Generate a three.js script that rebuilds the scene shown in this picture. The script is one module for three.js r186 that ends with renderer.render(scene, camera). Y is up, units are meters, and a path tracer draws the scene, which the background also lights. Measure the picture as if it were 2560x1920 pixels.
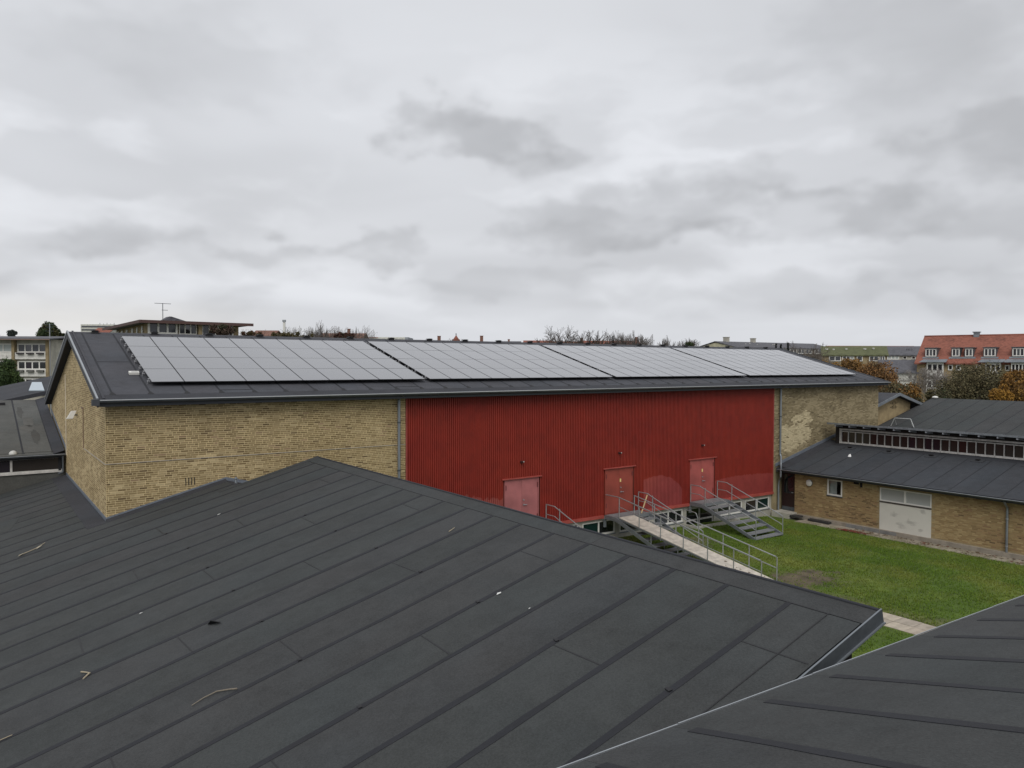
import * as THREE from 'three';
import { mergeGeometries } from 'three/addons/utils/BufferGeometryUtils.js';

// ---------------------------------------------------------------- camera, sky, sun, exposure
// x runs along the long hall, -z across it and away from the viewer, y is up, metres.
const H = 8.12;                                   // height of the lens above the lawn
const YAW = 35.78 * Math.PI / 180;
const scene = new THREE.Scene();
const camera = new THREE.PerspectiveCamera(54.03, 4 / 3, 0.1, 3000);
camera.position.set(0, H, 0);
camera.rotation.set(-1.569 * Math.PI / 180, -YAW, 0.181 * Math.PI / 180, 'YXZ');

const renderer = new THREE.WebGLRenderer({ antialias: true });
renderer.setSize(1024, 768);
renderer.toneMapping = THREE.LinearToneMapping;
renderer.toneMappingExposure = 1.0;
renderer.outputColorSpace = THREE.SRGBColorSpace;
renderer.shadowMap.enabled = true;

function rng(seed) { let s = seed >>> 0; return () => { s = (s + 0x6D2B79F5) >>> 0; let t = s; t = Math.imul(t ^ (t >>> 15), t | 1); t ^= t + Math.imul(t ^ (t >>> 7), t | 61); return ((t ^ (t >>> 14)) >>> 0) / 4294967296; }; }
function hash2(x, y, s) { let h = (Math.imul(x | 0, 374761393) + Math.imul(y | 0, 668265263) + Math.imul(s | 0, 1442695041)) | 0; h = Math.imul(h ^ (h >>> 13), 1274126177); h ^= h >>> 16; return (h >>> 0) / 4294967296; }
function vnoise(x, y, s = 0, per = 0) {
  const xi = Math.floor(x), yi = Math.floor(y); let fx = x - xi, fy = y - yi;
  fx = fx * fx * fx * (fx * (fx * 6 - 15) + 10); fy = fy * fy * fy * (fy * (fy * 6 - 15) + 10);
  const w = (a) => per ? ((a % per) + per) % per : a;
  const a = hash2(w(xi), w(yi), s), b = hash2(w(xi + 1), w(yi), s), c = hash2(w(xi), w(yi + 1), s), d = hash2(w(xi + 1), w(yi + 1), s);
  return a + (b - a) * fx + (c - a) * fy + (a - b - c + d) * fx * fy;
}
function fbm(x, y, oct, s = 0, per = 0) { let v = 0, a = 0.5, n = 0; for (let i = 0; i < oct; i++) { v += a * vnoise(x, y, s + i * 17, per); n += a; a *= 0.5; x *= 2; y *= 2; per *= 2; } return v / n; }
const clamp = (v, a = 0, b = 1) => Math.min(b, Math.max(a, v));
const sstep = (a, b, v) => { const t = clamp((v - a) / (b - a)); return t * t * (3 - 2 * t); };

// overcast sky: a layered cloud sheet (equirectangular, computed), a few heavier cloud banks in it
function makeSky() {
  const W = 2048, Hh = 1024, data = new Float32Array(W * Hh * 4);
  // heavier clouds: azimuth (deg, right of north = view axis), elevation, half widths, darkening, seed
  const banks = [
    [-3.4, 17.1, 5.6, 2.3, 0.24, 3, 0.75], [-6.2, 18.4, 3.0, 1.8, 0.16, 5, 0.75], [1.8, 15.7, 3.6, 1.5, 0.15, 9, 0.8],
    [9.5, 11.3, 11, 2.3, 0.17, 11, 0.75], [6, 9.8, 9, 1.6, 0.11, 61, 0.75], [21, 10.4, 9, 2.2, 0.16, 15, 0.75], [30.5, 13.6, 5.5, 2.6, 0.13, 19, 0.8], [33, 9.5, 9, 2.0, 0.10, 63, 0.7], [15, 13.4, 6, 1.5, 0.08, 37, 0.8],
    [-10.5, 8.6, 6.5, 1.25, 0.14, 23, 0.9], [-17.5, 7.8, 6, 1.3, 0.11, 27, 0.9], [-29, 8.6, 6.5, 1.4, 0.11, 31, 0.9], [-34, 6.0, 9, 1.2, 0.06, 65, 0.7], [-2, 6.0, 9, 1.1, 0.06, 45, 0.7],
    [27, 21, 10, 4.5, 0.08, 33, 0.5], [-22, 21, 12, 3.5, 0.06, 41, 0.5], [28, 5.0, 9, 1.4, 0.06, 47, 0.7], [-60, 14, 16, 4, 0.11, 71, 0.8], [70, 15, 18, 4, 0.11, 73, 0.8], [120, 18, 20, 5, 0.11, 75, 0.8], [-120, 16, 20, 4, 0.11, 77, 0.8], [175, 14, 18, 4, 0.11, 79, 0.8],
  ];
  for (let j = 0; j < Hh; j++) {
    const el = (j + 0.5) / Hh * Math.PI - Math.PI / 2, sy = Math.sin(el), cy = Math.cos(el);
    for (let i = 0; i < W; i++) {
      const ph = ((i + 0.5) / W - 0.5) * 2 * Math.PI;
      const dx = Math.cos(ph) * cy, dz = Math.sin(ph) * cy;
      let r, g, b;
      if (el < -0.03) { r = 0.16; g = 0.165; b = 0.15; } else {
        // cloud sheet seen from below
        const k = 1 / (Math.max(sy, 0) + 0.10), px = dx * k, pz = dz * k;
        const w1 = fbm(px * 0.5 + 7, pz * 0.5 + 3, 3, 101) - 0.5, w2 = fbm(px * 0.5 - 4, pz * 0.5 + 9, 3, 131) - 0.5;
        const big = fbm(px * 0.42 + w1 * 1.6, pz * 0.42 + w2 * 1.6, 4, 201);
        const mid = fbm(px * 1.25 + w2 * 2.2 + 11, pz * 1.25 + w1 * 2.2, 5, 251);
        let v = 0.665 + (big - 0.5) * 0.22 + (mid - 0.5) * 0.09 * sstep(0.02, 0.2, sy);
        const eld = el * 180 / Math.PI;
        // azimuth relative to the view axis
        let az = (Math.atan2(dx, -dz) - YAW) * 180 / Math.PI; while (az > 180) az -= 360; while (az < -180) az += 360;
        const wx = (fbm(az * 0.18 + 40, eld * 0.36, 5, 301) - 0.5) * 8, wy = (fbm(az * 0.22 + 90, eld * 0.44, 5, 331) - 0.5) * 4.0;
        const puff = fbm(az * 0.30 + 17, eld * 0.55 + 5, 6, 351) - 0.5, fine = fbm(az * 1.3, eld * 2.0, 4, 371) - 0.5;
        let dk = 0;
        for (const [ba, be, rx, ry, am, sd, ro] of banks) {
          if (Math.abs(az - ba) > rx * 2.6 || Math.abs(eld - be) > ry * 3.4) continue;
          const X = (az - ba + wx) / rx, Yv = (eld - be + wy) / ry;
          const m = sstep(-0.10, 0.62, 1.0 - Math.hypot(X, Yv > 0 ? Yv * 1.1 : Yv * 0.85) + (puff * 1.25 + fine * 0.22) * ro);
          const tex = 0.75 + 0.6 * fbm(az * 0.3 + sd, eld * 0.7, 4, 400 + sd);
          dk += am * m * tex;
        }
        v -= 0.24 * (1 - Math.exp(-dk / 0.24)) * 1.15;
        // pale wisps between the banks, stretched along the horizon
        const wisp = fbm(az * 0.10 + 300 + wx * 0.05, eld * 0.40 + wy * 0.2, 6, 501);
        v += sstep(0.46, 0.78, wisp) * 0.13 * sstep(1, 6, eld) * sstep(26, 14, eld);
        v += 0.04 * sstep(6, 1, eld);
        const cool = 0.5 + 0.5 * fbm(az * 0.03 + 5, eld * 0.05, 2, 601);
        r = v * (0.976 - 0.02 * cool); g = v * (0.988 - 0.006 * cool); b = v * (1.012 + 0.026 * cool);
        // a slightly warmer opening low in the west
        const warm = sstep(9, 0, Math.hypot((az + 31) / 2.2, (eld - 2.6) * 3.2)); r += 0.075 * warm; g += 0.055 * warm; b += 0.015 * warm;
      }
      const o = (j * W + i) * 4; data[o] = r; data[o + 1] = g; data[o + 2] = b; data[o + 3] = 1;
    }
  }
  const t = new THREE.DataTexture(data, W, Hh, THREE.RGBAFormat, THREE.FloatType);
  t.mapping = THREE.EquirectangularReflectionMapping; t.magFilter = THREE.LinearFilter; t.minFilter = THREE.LinearFilter; t.wrapS = THREE.RepeatWrapping; t.needsUpdate = true;
  return t;
}
const sky = makeSky();
scene.background = sky; scene.environment = sky;

// veiled sun behind the cloud sheet, high behind the viewer's left shoulder
const sun = new THREE.DirectionalLight(new THREE.Color(1, 0.965, 0.91), 1.5);
sun.position.set(-36, 92, 50); sun.target.position.set(15, 0, -20);
sun.castShadow = true; sun.shadow.radius = 60; sun.shadow.mapSize.set(2048, 2048);
Object.assign(sun.shadow.camera, { left: -60, right: 60, top: 60, bottom: -60, near: 1, far: 250 });
scene.add(sun, sun.target);

// ---------------------------------------------------------------- helpers
const V = (x, y, z) => new THREE.Vector3(x, y, z);
const lin = (r, g, b) => new THREE.Color().setRGB(r, g, b);
const taken = {};
function numbered(n) { taken[n] = (taken[n] || 0) + 1; return taken[n] === 1 ? n : n + '_' + String(taken[n] - 1).padStart(3, '0'); }
function setup(o) { o.castShadow = true; o.receiveShadow = true; return o; }
function thing(name, label, category, group, kind) {
  const o = new THREE.Group(); o.name = numbered(name); o.userData = { label, category };
  if (group) o.userData.group = group; if (kind) o.userData.kind = kind;
  scene.add(o); return o;
}
function part(name, geo, mat, parent, label) {
  const m = setup(new THREE.Mesh(Array.isArray(geo) ? merge(geo) : geo, mat)); m.name = name; if (label) m.userData.label = label; parent.add(m); return m;
}
function single(name, geo, mat, label, category, group, kind) {   // a thing that is one mesh
  const m = setup(new THREE.Mesh(Array.isArray(geo) ? merge(geo) : geo, mat)); m.name = numbered(name);
  m.userData = { label, category }; if (group) m.userData.group = group; if (kind) m.userData.kind = kind; scene.add(m); return m;
}
function settle(g, x, y, z) { for (const c of g.children) c.position.sub(V(x, y, z)); g.position.set(x, y, z); return g; }   // move the origin of a thing to its base
function flat(g) { const n = g.index ? g.toNonIndexed() : g; for (const k of Object.keys(n.attributes)) if (!['position', 'normal', 'uv', 'color'].includes(k)) n.deleteAttribute(k); return n; }
function merge(list) { return list.length === 1 ? list[0] : mergeGeometries(list.map(flat), false); }
function box(x0, x1, y0, y1, z0, z1) {
  const a = Math.min(x0, x1), b = Math.max(x0, x1), c = Math.min(y0, y1), d = Math.max(y0, y1), e = Math.min(z0, z1), f = Math.max(z0, z1);
  return prism([V(a, c, f), V(b, c, f), V(b, d, f), V(a, d, f)], V(0, 0, e - f));
}
// closed prism over a planar polygon, uv in metres
function prism(poly, ext, uo = 0, vo = 0, holes = []) {
  const n = V(0, 0, 0), a = poly[0];
  for (let i = 0; i < poly.length; i++) { const p = poly[i], q = poly[(i + 1) % poly.length]; n.x += (p.y - q.y) * (p.z + q.z); n.y += (p.z - q.z) * (p.x + q.x); n.z += (p.x - q.x) * (p.y + q.y); }
  n.normalize();
  const u = poly[1].clone().sub(a).normalize(), v = n.clone().cross(u).normalize();
  const to2 = (p) => { const d = p.clone().sub(a); return new THREE.Vector2(d.dot(u), d.dot(v)); };
  const c2 = poly.map(to2), h2 = holes.map((h) => h.map(to2));
  const tris = THREE.ShapeUtils.triangulateShape(c2, h2), all = poly.concat(...holes), all2 = c2.concat(...h2);
  const pos = [], nor = [], uv = [];
  const out = n.dot(ext) <= 0 ? 1 : -1, N = n.clone().multiplyScalar(out);
  const put = (p, nn, s, t) => { pos.push(p.x, p.y, p.z); nor.push(nn.x, nn.y, nn.z); uv.push(s + uo, t + vo); };
  for (const [i, j, k] of tris) {
    const o = out > 0 ? [i, j, k] : [i, k, j]; for (const q of o) put(all[q], N, all2[q].x, all2[q].y);
    const M = N.clone().negate(); for (const q of [o[0], o[2], o[1]]) put(all[q].clone().add(ext), M, all2[q].x, all2[q].y);
  }
  const el = ext.length();
  const ring = (pp, inner) => {
    for (let i = 0; i < pp.length; i++) {
      const p = pp[i], q = pp[(i + 1) % pp.length], e = q.clone().sub(p), L = e.length(); if (L < 1e-7) continue;
      const sn = e.clone().cross(ext).normalize().multiplyScalar(out > 0 ? -1 : 1).multiplyScalar(inner ? 1 : 1);
      const p2 = p.clone().add(ext), q2 = q.clone().add(ext), s0 = p.x + p.z, s1 = s0 + L;
      // orientation follows the outline of the face
      const A = out > 0 ? [[p, s0, 0], [p2, s0, el], [q2, s1, el], [p, s0, 0], [q2, s1, el], [q, s1, 0]] : [[p, s0, 0], [q2, s1, el], [p2, s0, el], [p, s0, 0], [q, s1, 0], [q2, s1, el]];
      const f = A[1][0].clone().sub(A[0][0]).cross(A[2][0].clone().sub(A[0][0])).normalize();
      for (const [w, s, t] of A) put(w, f, s, t);
    }
  };
  ring(poly, false); for (const h of holes) ring(h, true);
  const g = new THREE.BufferGeometry();
  g.setAttribute('position', new THREE.Float32BufferAttribute(pos, 3)); g.setAttribute('normal', new THREE.Float32BufferAttribute(nor, 3)); g.setAttribute('uv', new THREE.Float32BufferAttribute(uv, 2));
  return g;
}
function slab(a, b, c, d, t, uo = 0, vo = 0) {   // top face a b c d (counter-clockwise from above), thickness t downwards
  const n = b.clone().sub(a).cross(d.clone().sub(a)).normalize().multiplyScalar(-t);
  return prism([a, b, c, d], n, uo, vo);
}
function bar(p, q, r, seg = 8, r2 = r) {
  const d = q.clone().sub(p), L = d.length(), g = new THREE.CylinderGeometry(r2, r, L, seg, 1);
  g.applyQuaternion(new THREE.Quaternion().setFromUnitVectors(V(0, 1, 0), d.normalize())); g.translate((p.x + q.x) / 2, (p.y + q.y) / 2, (p.z + q.z) / 2); return flat(g);
}
function beam(p, q, w, h) {   // w horizontal, h in the vertical plane of the beam
  const d = q.clone().sub(p), L = d.length(), g = new THREE.BoxGeometry(w, h, L); d.normalize();
  const s = V(0, 1, 0).cross(d).normalize(), u = d.clone().cross(s);
  g.applyMatrix4(new THREE.Matrix4().makeBasis(s, u, d)); g.translate((p.x + q.x) / 2, (p.y + q.y) / 2, (p.z + q.z) / 2); return flat(g);
}
function pipe(pts, r, seg = 8, n = 32) { return flat(new THREE.TubeGeometry(new THREE.CatmullRomCurve3(pts, false, 'catmullrom', 0.15), n, r, seg, false)); }
function gutterGeo(p, q, r) {   // half-round gutter, open at the top
  const d = q.clone().sub(p), L = d.length(), s = new THREE.Shape();
  for (let i = 0; i <= 12; i++) { const a = Math.PI + i / 12 * Math.PI; const x = Math.cos(a) * r, y = Math.sin(a) * r; i ? s.lineTo(x, y) : s.moveTo(x, y); }
  for (let i = 12; i >= 0; i--) { const a = Math.PI + i / 12 * Math.PI; s.lineTo(Math.cos(a) * (r - 0.006), Math.sin(a) * (r - 0.006)); }
  const g = new THREE.ExtrudeGeometry(s, { depth: L, bevelEnabled: false }); d.normalize();
  const sx = V(0, 1, 0).cross(d).normalize(), uy = d.clone().cross(sx);
  g.applyMatrix4(new THREE.Matrix4().makeBasis(sx, uy, d)); g.translate(p.x, p.y, p.z); return flat(g);
}
// ground falls a little towards the right wing
const gy = (x) => -0.05 * Math.max(0, Math.min(x, 38) - 30);

// ---------------------------------------------------------------- textures and materials
const enc = (v) => { v = clamp(v); return Math.round(255 * (v <= 0.0031308 ? 12.92 * v : 1.055 * Math.pow(v, 1 / 2.4) - 0.055)); };
function tex(w, h, fn, srgb = true) {
  const d = new Uint8Array(w * h * 4);
  for (let j = 0; j < h; j++) for (let i = 0; i < w; i++) { const c = fn(i / w, j / h, i, j), o = (j * w + i) * 4; for (let k = 0; k < 3; k++) d[o + k] = srgb ? enc(c[k]) : Math.round(255 * clamp(c[k])); d[o + 3] = 255; }
  const t = new THREE.DataTexture(d, w, h, THREE.RGBAFormat); if (srgb) t.colorSpace = THREE.SRGBColorSpace;
  t.wrapS = t.wrapT = THREE.RepeatWrapping; t.magFilter = THREE.LinearFilter; t.minFilter = THREE.LinearMipmapLinearFilter; t.generateMipmaps = true; t.anisotropy = 8; t.needsUpdate = true; return t;
}
const scaled = (t, s, s2 = s) => { const c = t.clone(); c.repeat.set(1 / s, 1 / s2); c.needsUpdate = true; return c; };
// mineral roofing felt: granules, handling marks and damp, blotchy tone (6 m tile)
const feltTex = tex(1024, 1024, (u, v, i, j) => {
  const gran = hash2(i, j, 5), g2 = vnoise(u * 340, v * 340, 8, 340), m = fbm(u * 28, v * 28, 4, 21, 28), l = fbm(u * 5, v * 5, 4, 61, 5), st = fbm(u * 9, v * 60, 3, 81, 9);
  let k = 0.72 + (gran - 0.5) * 0.30 + (g2 - 0.5) * 0.24 + (m - 0.5) * 0.22 + (l - 0.5) * 0.30 + (st - 0.5) * 0.08;
  if (gran > 0.9965) k += 0.5;
  const hue = (fbm(u * 4 + 3, v * 4, 3, 91, 4) - 0.5);
  return [k * (0.985 + hue * 0.12), k * (1.0), k * (1.012 - hue * 0.06)];
});
const feltBump = tex(512, 512, (u, v, i, j) => { const k = 0.5 + (hash2(i, j, 15) - 0.5) * 0.5 + (vnoise(u * 120, v * 120, 4, 120) - 0.5) * 0.5; return [k, k, k]; }, false);
const feltMap = scaled(feltTex, 6), feltB = scaled(feltBump, 1.6);
const felt = (r, g, b) => new THREE.MeshStandardMaterial({ color: lin(r, g, b), map: feltMap, bumpMap: feltB, bumpScale: 0.003, roughness: 0.93 });
const feltA = [felt(0.0560, 0.0600, 0.0605), felt(0.0550, 0.0600, 0.0600), felt(0.0570, 0.0590, 0.0605), felt(0.0548, 0.0598, 0.0600), felt(0.0575, 0.0598, 0.0610)];
const feltHall = [felt(0.082, 0.084, 0.098), felt(0.080, 0.082, 0.095), felt(0.084, 0.085, 0.099)];
const feltWing = [felt(0.056, 0.061, 0.071), felt(0.054, 0.059, 0.069), felt(0.058, 0.063, 0.072)];
const feltOld = felt(0.115, 0.115, 0.106);
const feltDark = felt(0.048, 0.050, 0.060);
const bitumen = new THREE.MeshStandardMaterial({ color: lin(0.022, 0.0235, 0.030), roughness: 0.85, bumpMap: feltB, bumpScale: 0.002, map: scaled(feltTex, 2) });
const tar = new THREE.MeshStandardMaterial({ color: lin(0.012, 0.012, 0.014), roughness: 0.6 });
const mottleTex = tex(512, 512, (u, v, i, j) => { const k = 0.80 + (fbm(u * 6, v * 6, 5, 33, 6) - 0.5) * 0.45 + (hash2(i, j, 3) - 0.5) * 0.12; return [k, k, k]; });
const plain = (r, g, b, rough = 0.7, o = {}) => new THREE.MeshStandardMaterial({ color: lin(r, g, b), roughness: rough, ...o });
const worn = (r, g, b, rough = 0.85, s = 1.5) => new THREE.MeshStandardMaterial({ color: lin(r * 1.2, g * 1.2, b * 1.2), roughness: rough, map: scaled(mottleTex, s), bumpMap: scaled(feltBump, 0.8), bumpScale: 0.002 });
const zinc = plain(0.30, 0.33, 0.36, 0.5, { metalness: 0.55, map: scaled(mottleTex, 1.1) });
const zincDark = plain(0.115, 0.13, 0.145, 0.55, { metalness: 0.35, map: scaled(mottleTex, 0.9) });
const zincPale = plain(0.50, 0.53, 0.56, 0.42, { metalness: 0.6, map: scaled(mottleTex, 0.7) });
const flash = plain(0.24, 0.27, 0.32, 0.6, { metalness: 0.3, map: scaled(mottleTex, 0.8) });
const steel = plain(0.52, 0.54, 0.55, 0.42, { metalness: 0.6, map: scaled(mottleTex, 0.5) });
const grate = plain(0.27, 0.285, 0.295, 0.65, { metalness: 0.3, map: scaled(mottleTex, 0.6) });
const black = plain(0.012, 0.012, 0.014, 0.8), darkWood = plain(0.02, 0.016, 0.015, 0.75), fascia = plain(0.05, 0.054, 0.062, 0.7);
const white = plain(0.72, 0.71, 0.67, 0.55), offWhite = worn(0.66, 0.65, 0.61, 0.6), aluFrame = worn(0.60, 0.585, 0.56, 0.5, 0.7);
const concrete = worn(0.42, 0.405, 0.355, 0.9), concreteDark = worn(0.20, 0.195, 0.175, 0.9);
const glass = new THREE.MeshPhysicalMaterial({ color: lin(0.015, 0.017, 0.02), roughness: 0.06, metalness: 0, ior: 1.5, clearcoat: 1, clearcoatRoughness: 0.03 });
const glassBrown = new THREE.MeshPhysicalMaterial({ color: lin(0.034, 0.029, 0.026), roughness: 0.16, ior: 1.5 });
const glassPlum = new THREE.MeshPhysicalMaterial({ color: lin(0.024, 0.020, 0.026), roughness: 0.12, ior: 1.5 });
const glassGreen = new THREE.MeshPhysicalMaterial({ color: lin(0.010, 0.030, 0.026), roughness: 0.08, ior: 1.5 });
const glassGrey = new THREE.MeshPhysicalMaterial({ color: lin(0.06, 0.065, 0.075), roughness: 0.10, ior: 1.5 });
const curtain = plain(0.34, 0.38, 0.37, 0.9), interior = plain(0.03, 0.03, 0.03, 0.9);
const mortarL = worn(0.70, 0.57, 0.325, 0.95, 2.2), mortarW = worn(0.30, 0.245, 0.140, 0.95, 2.2);
const brickMatI = new THREE.MeshStandardMaterial({ color: lin(1, 1, 1), roughness: 0.92, bumpMap: scaled(feltBump, 0.6), bumpScale: 0.002 });

// ---------------------------------------------------------------- brickwork: every brick is a block standing proud of its mortar bed
const unitBox = flat(new THREE.BoxGeometry(1, 1, 1));
const stretcherGeo = flat(new THREE.BoxGeometry(0.225, 0.051, 0.03)), headerGeo = flat(new THREE.BoxGeometry(0.105, 0.051, 0.03));
const palNear = [[0.285, 0.210, 0.103], [0.240, 0.174, 0.083], [0.325, 0.242, 0.125], [0.385, 0.296, 0.161], [0.480, 0.378, 0.213], [0.200, 0.140, 0.065], [0.145, 0.098, 0.048], [0.295, 0.200, 0.116]];
const palMatsCache = new Map();
function palMats(pal) { if (!palMatsCache.has(pal)) palMatsCache.set(pal, pal.map((c) => new THREE.MeshStandardMaterial({ color: lin(...c), roughness: 0.92, bumpMap: brickMatI.bumpMap, bumpScale: 0.002 }))); return palMatsCache.get(pal); }
/* O corner at the bottom of the wall face, U along it, N outwards; inside(u, v) says where brickwork shows; tone(u, v, r) picks a palette index */
function brickwork(parent, O, U, N, width, v0, v1, inside, pal, tone, nOwn, visible, seed) {
  const C = 0.0667, R = rng(seed), list = [];
  for (let k = Math.ceil(v0 / C); k < v1 / C; k++) {
    const v = k * C + 0.5 * C; let u = -0.6 + (k % 2 ? 0 : 0.18) + (k % 4 > 1 ? 0.06 : 0), i = 0;
    while (u < width) {
      const L = i % 3 === 2 ? 0.12 : 0.24; let a = Math.max(u, 0.0) + 0.006, b = Math.min(u + L, width) - 0.006; u += L; i++;
      if (b - a < 0.04 || !inside((a + b) / 2, v)) continue;
      const full = Math.abs(b - a - (L - 0.012)) < 1e-6;
      list.push({ u: (a + b) / 2, v, len: b - a, full, t: tone((a + b) / 2, v, R(), i % 3 === 2), pr: 0.003 + R() * 0.0035, j: R() });
    }
  }
  const basis = new THREE.Matrix4().makeBasis(U, V(0, 1, 0), N), q = new THREE.Quaternion().setFromRotationMatrix(basis);
  const at = (b) => O.clone().addScaledVector(U, b.u).add(V(0, b.v, 0)).addScaledVector(N, b.pr - 0.015);
  for (const b of list) { b.p = at(b); b.d = b.full && visible(b.u, b.v) ? b.p.distanceTo(camera.position) + (b.len < 0.2 ? 1.5 : 0) : 1e9; }
  list.sort((a, b) => a.d - b.d);
  const mats = palMats(pal); let n = 0;
  for (const b of list) {
    if (n >= nOwn || b.d > 1e8) break;
    const m = setup(new THREE.Mesh(b.len > 0.2 ? stretcherGeo : headerGeo, mats[b.t])); m.name = n ? 'brick_' + String(n).padStart(3, '0') : 'brick'; m.position.copy(b.p); m.quaternion.copy(q); parent.add(m); n++;
  }
  const rest = list.slice(n), im = setup(new THREE.InstancedMesh(unitBox, brickMatI, rest.length)), M = new THREE.Matrix4(), c = new THREE.Color();
  rest.forEach((b, i) => { M.compose(b.p, q, V(b.len - 0.003, 0.051, 0.03)); im.setMatrixAt(i, M); const k = 0.93 + b.j * 0.14, p = pal[b.t]; im.setColorAt(i, c.setRGB(p[0] * k, p[1] * k, p[2] * k)); });
  im.name = 'bricks'; im.userData.kind = 'stuff'; parent.add(im);
}

// ================================================================ THE HALL
const FZ = -25.4, HX0 = 3.29, HX1 = 47.25;                    // street face of the hall, its ends
const RX0 = 13.37, RX1 = 36.2;                                // red cladding
const SL = 0.2786, RZ = -33.1, RY = 9.26, EZ = -25.0, BZ = -44.0, VX0 = 3.04, VX1 = 47.7;
const roofY = (z) => z > RZ ? RY - SL * (z - RZ) : RY - SL * (RZ - z);
const TH = Math.atan(SL), NUP = V(0, Math.cos(TH), Math.sin(TH));
const onRoof = (x, z, h = 0) => V(x, roofY(z), z).addScaledVector(NUP, h);
const hall = thing('sports_hall', 'long hall with yellow brick ends, red clad middle and low dark roof', 'hall');
{
  const R = rng(11);
  // walls -----------------------------------------------------------------
  const lw = part('wall', box(HX0, RX0, 0, 6.9, FZ - 0.35, FZ), mortarL, hall, 'pale mortar wall behind the yellow bricks');
  brickwork(lw, V(HX0, 0, FZ), V(1, 0, 0), V(0, 0, 1), RX0 - HX0, 3.1, 6.9,
    (u, v) => { const x = HX0 + u; const fl = x < 6.8 ? 3.30 + 0.264 * (x - 3.28) : 0; return v >= fl; }, palNear,
    (u, v, r, hd) => { const n = fbm(u * 0.7, v * 1.2, 3, 77); if (hd && r > 0.72) return r > 0.9 ? 6 : 5; const k = r * 0.72 + (n - 0.5) * 0.75 + 0.14; return k < 0.10 ? 4 : k < 0.26 ? 3 : k < 0.44 ? 2 : k < 0.66 ? 0 : k < 0.86 ? 1 : r > 0.93 ? 7 : 5; }, 300,
    (u, v) => v > 3.45 + 0.264 * u && u < 5, 5);
  // gable end towards the left
  const gz0 = FZ - 0.36, gz1 = -43.4;
  const gTop = (z) => roofY(z) - 0.25;
  const gw = part('gable_wall', prism([V(HX0, 0, gz0), V(HX0, gTop(gz0), gz0), V(HX0, gTop(RZ), RZ), V(HX0, gTop(gz1), gz1), V(HX0, 0, gz1)], V(0.35, 0, 0)), mortarL, hall);
  brickwork(gw, V(HX0, 0, gz1), V(0, 0, 1), V(-1, 0, 0), FZ - gz1, 3.2, 9.0, (u, v) => v + 0.04 < gTop(gz1 + u) && v > 3.3, palNear,
    (u, v, r, hd) => { const n = fbm(u * 0.8 + 20, v * 1.3, 3, 87); const k = r * 0.8 + (n - 0.5) * 1.0; return hd && r > 0.7 ? 1 : k < 0.22 ? 4 : k < 0.45 ? 3 : k < 0.64 ? 2 : k < 0.84 ? 0 : 1; }, 0, () => false, 6);
  // right-hand brick end, weathered, with a scrubbed patch
  const palW = [[0.218, 0.175, 0.098], [0.185, 0.146, 0.080], [0.262, 0.212, 0.122], [0.335, 0.276, 0.166], [0.140, 0.107, 0.057], [0.60, 0.51, 0.325], [0.46, 0.385, 0.24], [0.110, 0.083, 0.050]];
  const rw = part('wall', box(RX1, HX1, -0.6, 6.9, FZ - 0.35, FZ), mortarW, hall, 'weathered brick wall at the right end');
  const scrub = (x, y) => { const a = fbm(x * 1.1 + 3, y * 2.4, 4, 44) - 0.5, b = fbm(x * 3.1, y * 6.2, 3, 46) - 0.5; const top = 5.15 - 0.32 * Math.max(0, 39.0 - x) , bot = 3.05 + 0.22 * (x - 36.6), right = 39.9 - 0.25 * Math.max(0, 4.4 - y); return y < top + a * 1.5 && y > bot + a * 0.9 && x < right + b * 0.9 && x > 36.75 && b > -0.22; };
  brickwork(rw, V(RX1, 0, FZ), V(1, 0, 0), V(0, 0, 1), HX1 - RX1, 2.3, 6.9, () => true, palW,
    (u, v, r) => { const x = RX1 + u; if (scrub(x, v)) return r > 0.35 ? 5 : 6; const n = fbm(x * 0.7, v * 1.4, 3, 57); const k = r * 0.8 + (n - 0.5); return k < 0.22 ? 3 : k < 0.42 ? 2 : k < 0.62 ? 0 : k < 0.82 ? 1 : r > 0.94 ? 7 : 4; }, 0, () => false, 7);
  part('wall', [box(HX1 - 0.35, HX1 - 0.003, -0.6, 6.6, FZ - 0.352, BZ + 0.7)], mortarW, hall, 'far end wall of the hall');
  part('wall', [box(HX0 + 0.36, HX1 - 0.36, -0.6, 6.0, BZ + 0.6, BZ + 0.9)], mortarW, hall, 'rear wall of the hall');
  // basement strip of grey concrete with the low window openings
  const trimY = (x) => 1.21 - 0.0115 * (x - 21), wins = [[19.95, 22.04], [22.28, 24.28], [24.58, 26.62], [26.86, 28.93], [31.58, 33.63], [33.88, 36.02]], wy0 = (x) => 0.27 - 0.013 * (x - 22.3), wy1 = (x) => 0.93 - 0.0145 * (x - 22.3), DO = [29.2, 31.3, -0.42, 0.80];
  const rect = (x0, x1, y0, y1, z) => [V(x0, y0, z), V(x0, y1, z), V(x1, y1, z), V(x1, y0, z)];
  const bz = FZ - 0.06;
  part('basement_wall', prism([V(RX0 + 0.003, -0.6, bz), V(36.79, -0.6, bz), V(36.79, trimY(36.79) - 0.06, bz), V(RX0 + 0.003, trimY(RX0) - 0.06, bz)], V(0, 0, -0.28), 0, 0, [...wins.map(([a, b]) => rect(a, b, wy0(a), wy1(a), bz)), rect(DO[0], DO[1], DO[2], DO[3], bz)]), concrete, hall);
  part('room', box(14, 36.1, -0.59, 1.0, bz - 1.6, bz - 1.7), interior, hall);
  const glz = [glassGreen, glass, glass, glassGrey, glass, glass];
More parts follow.
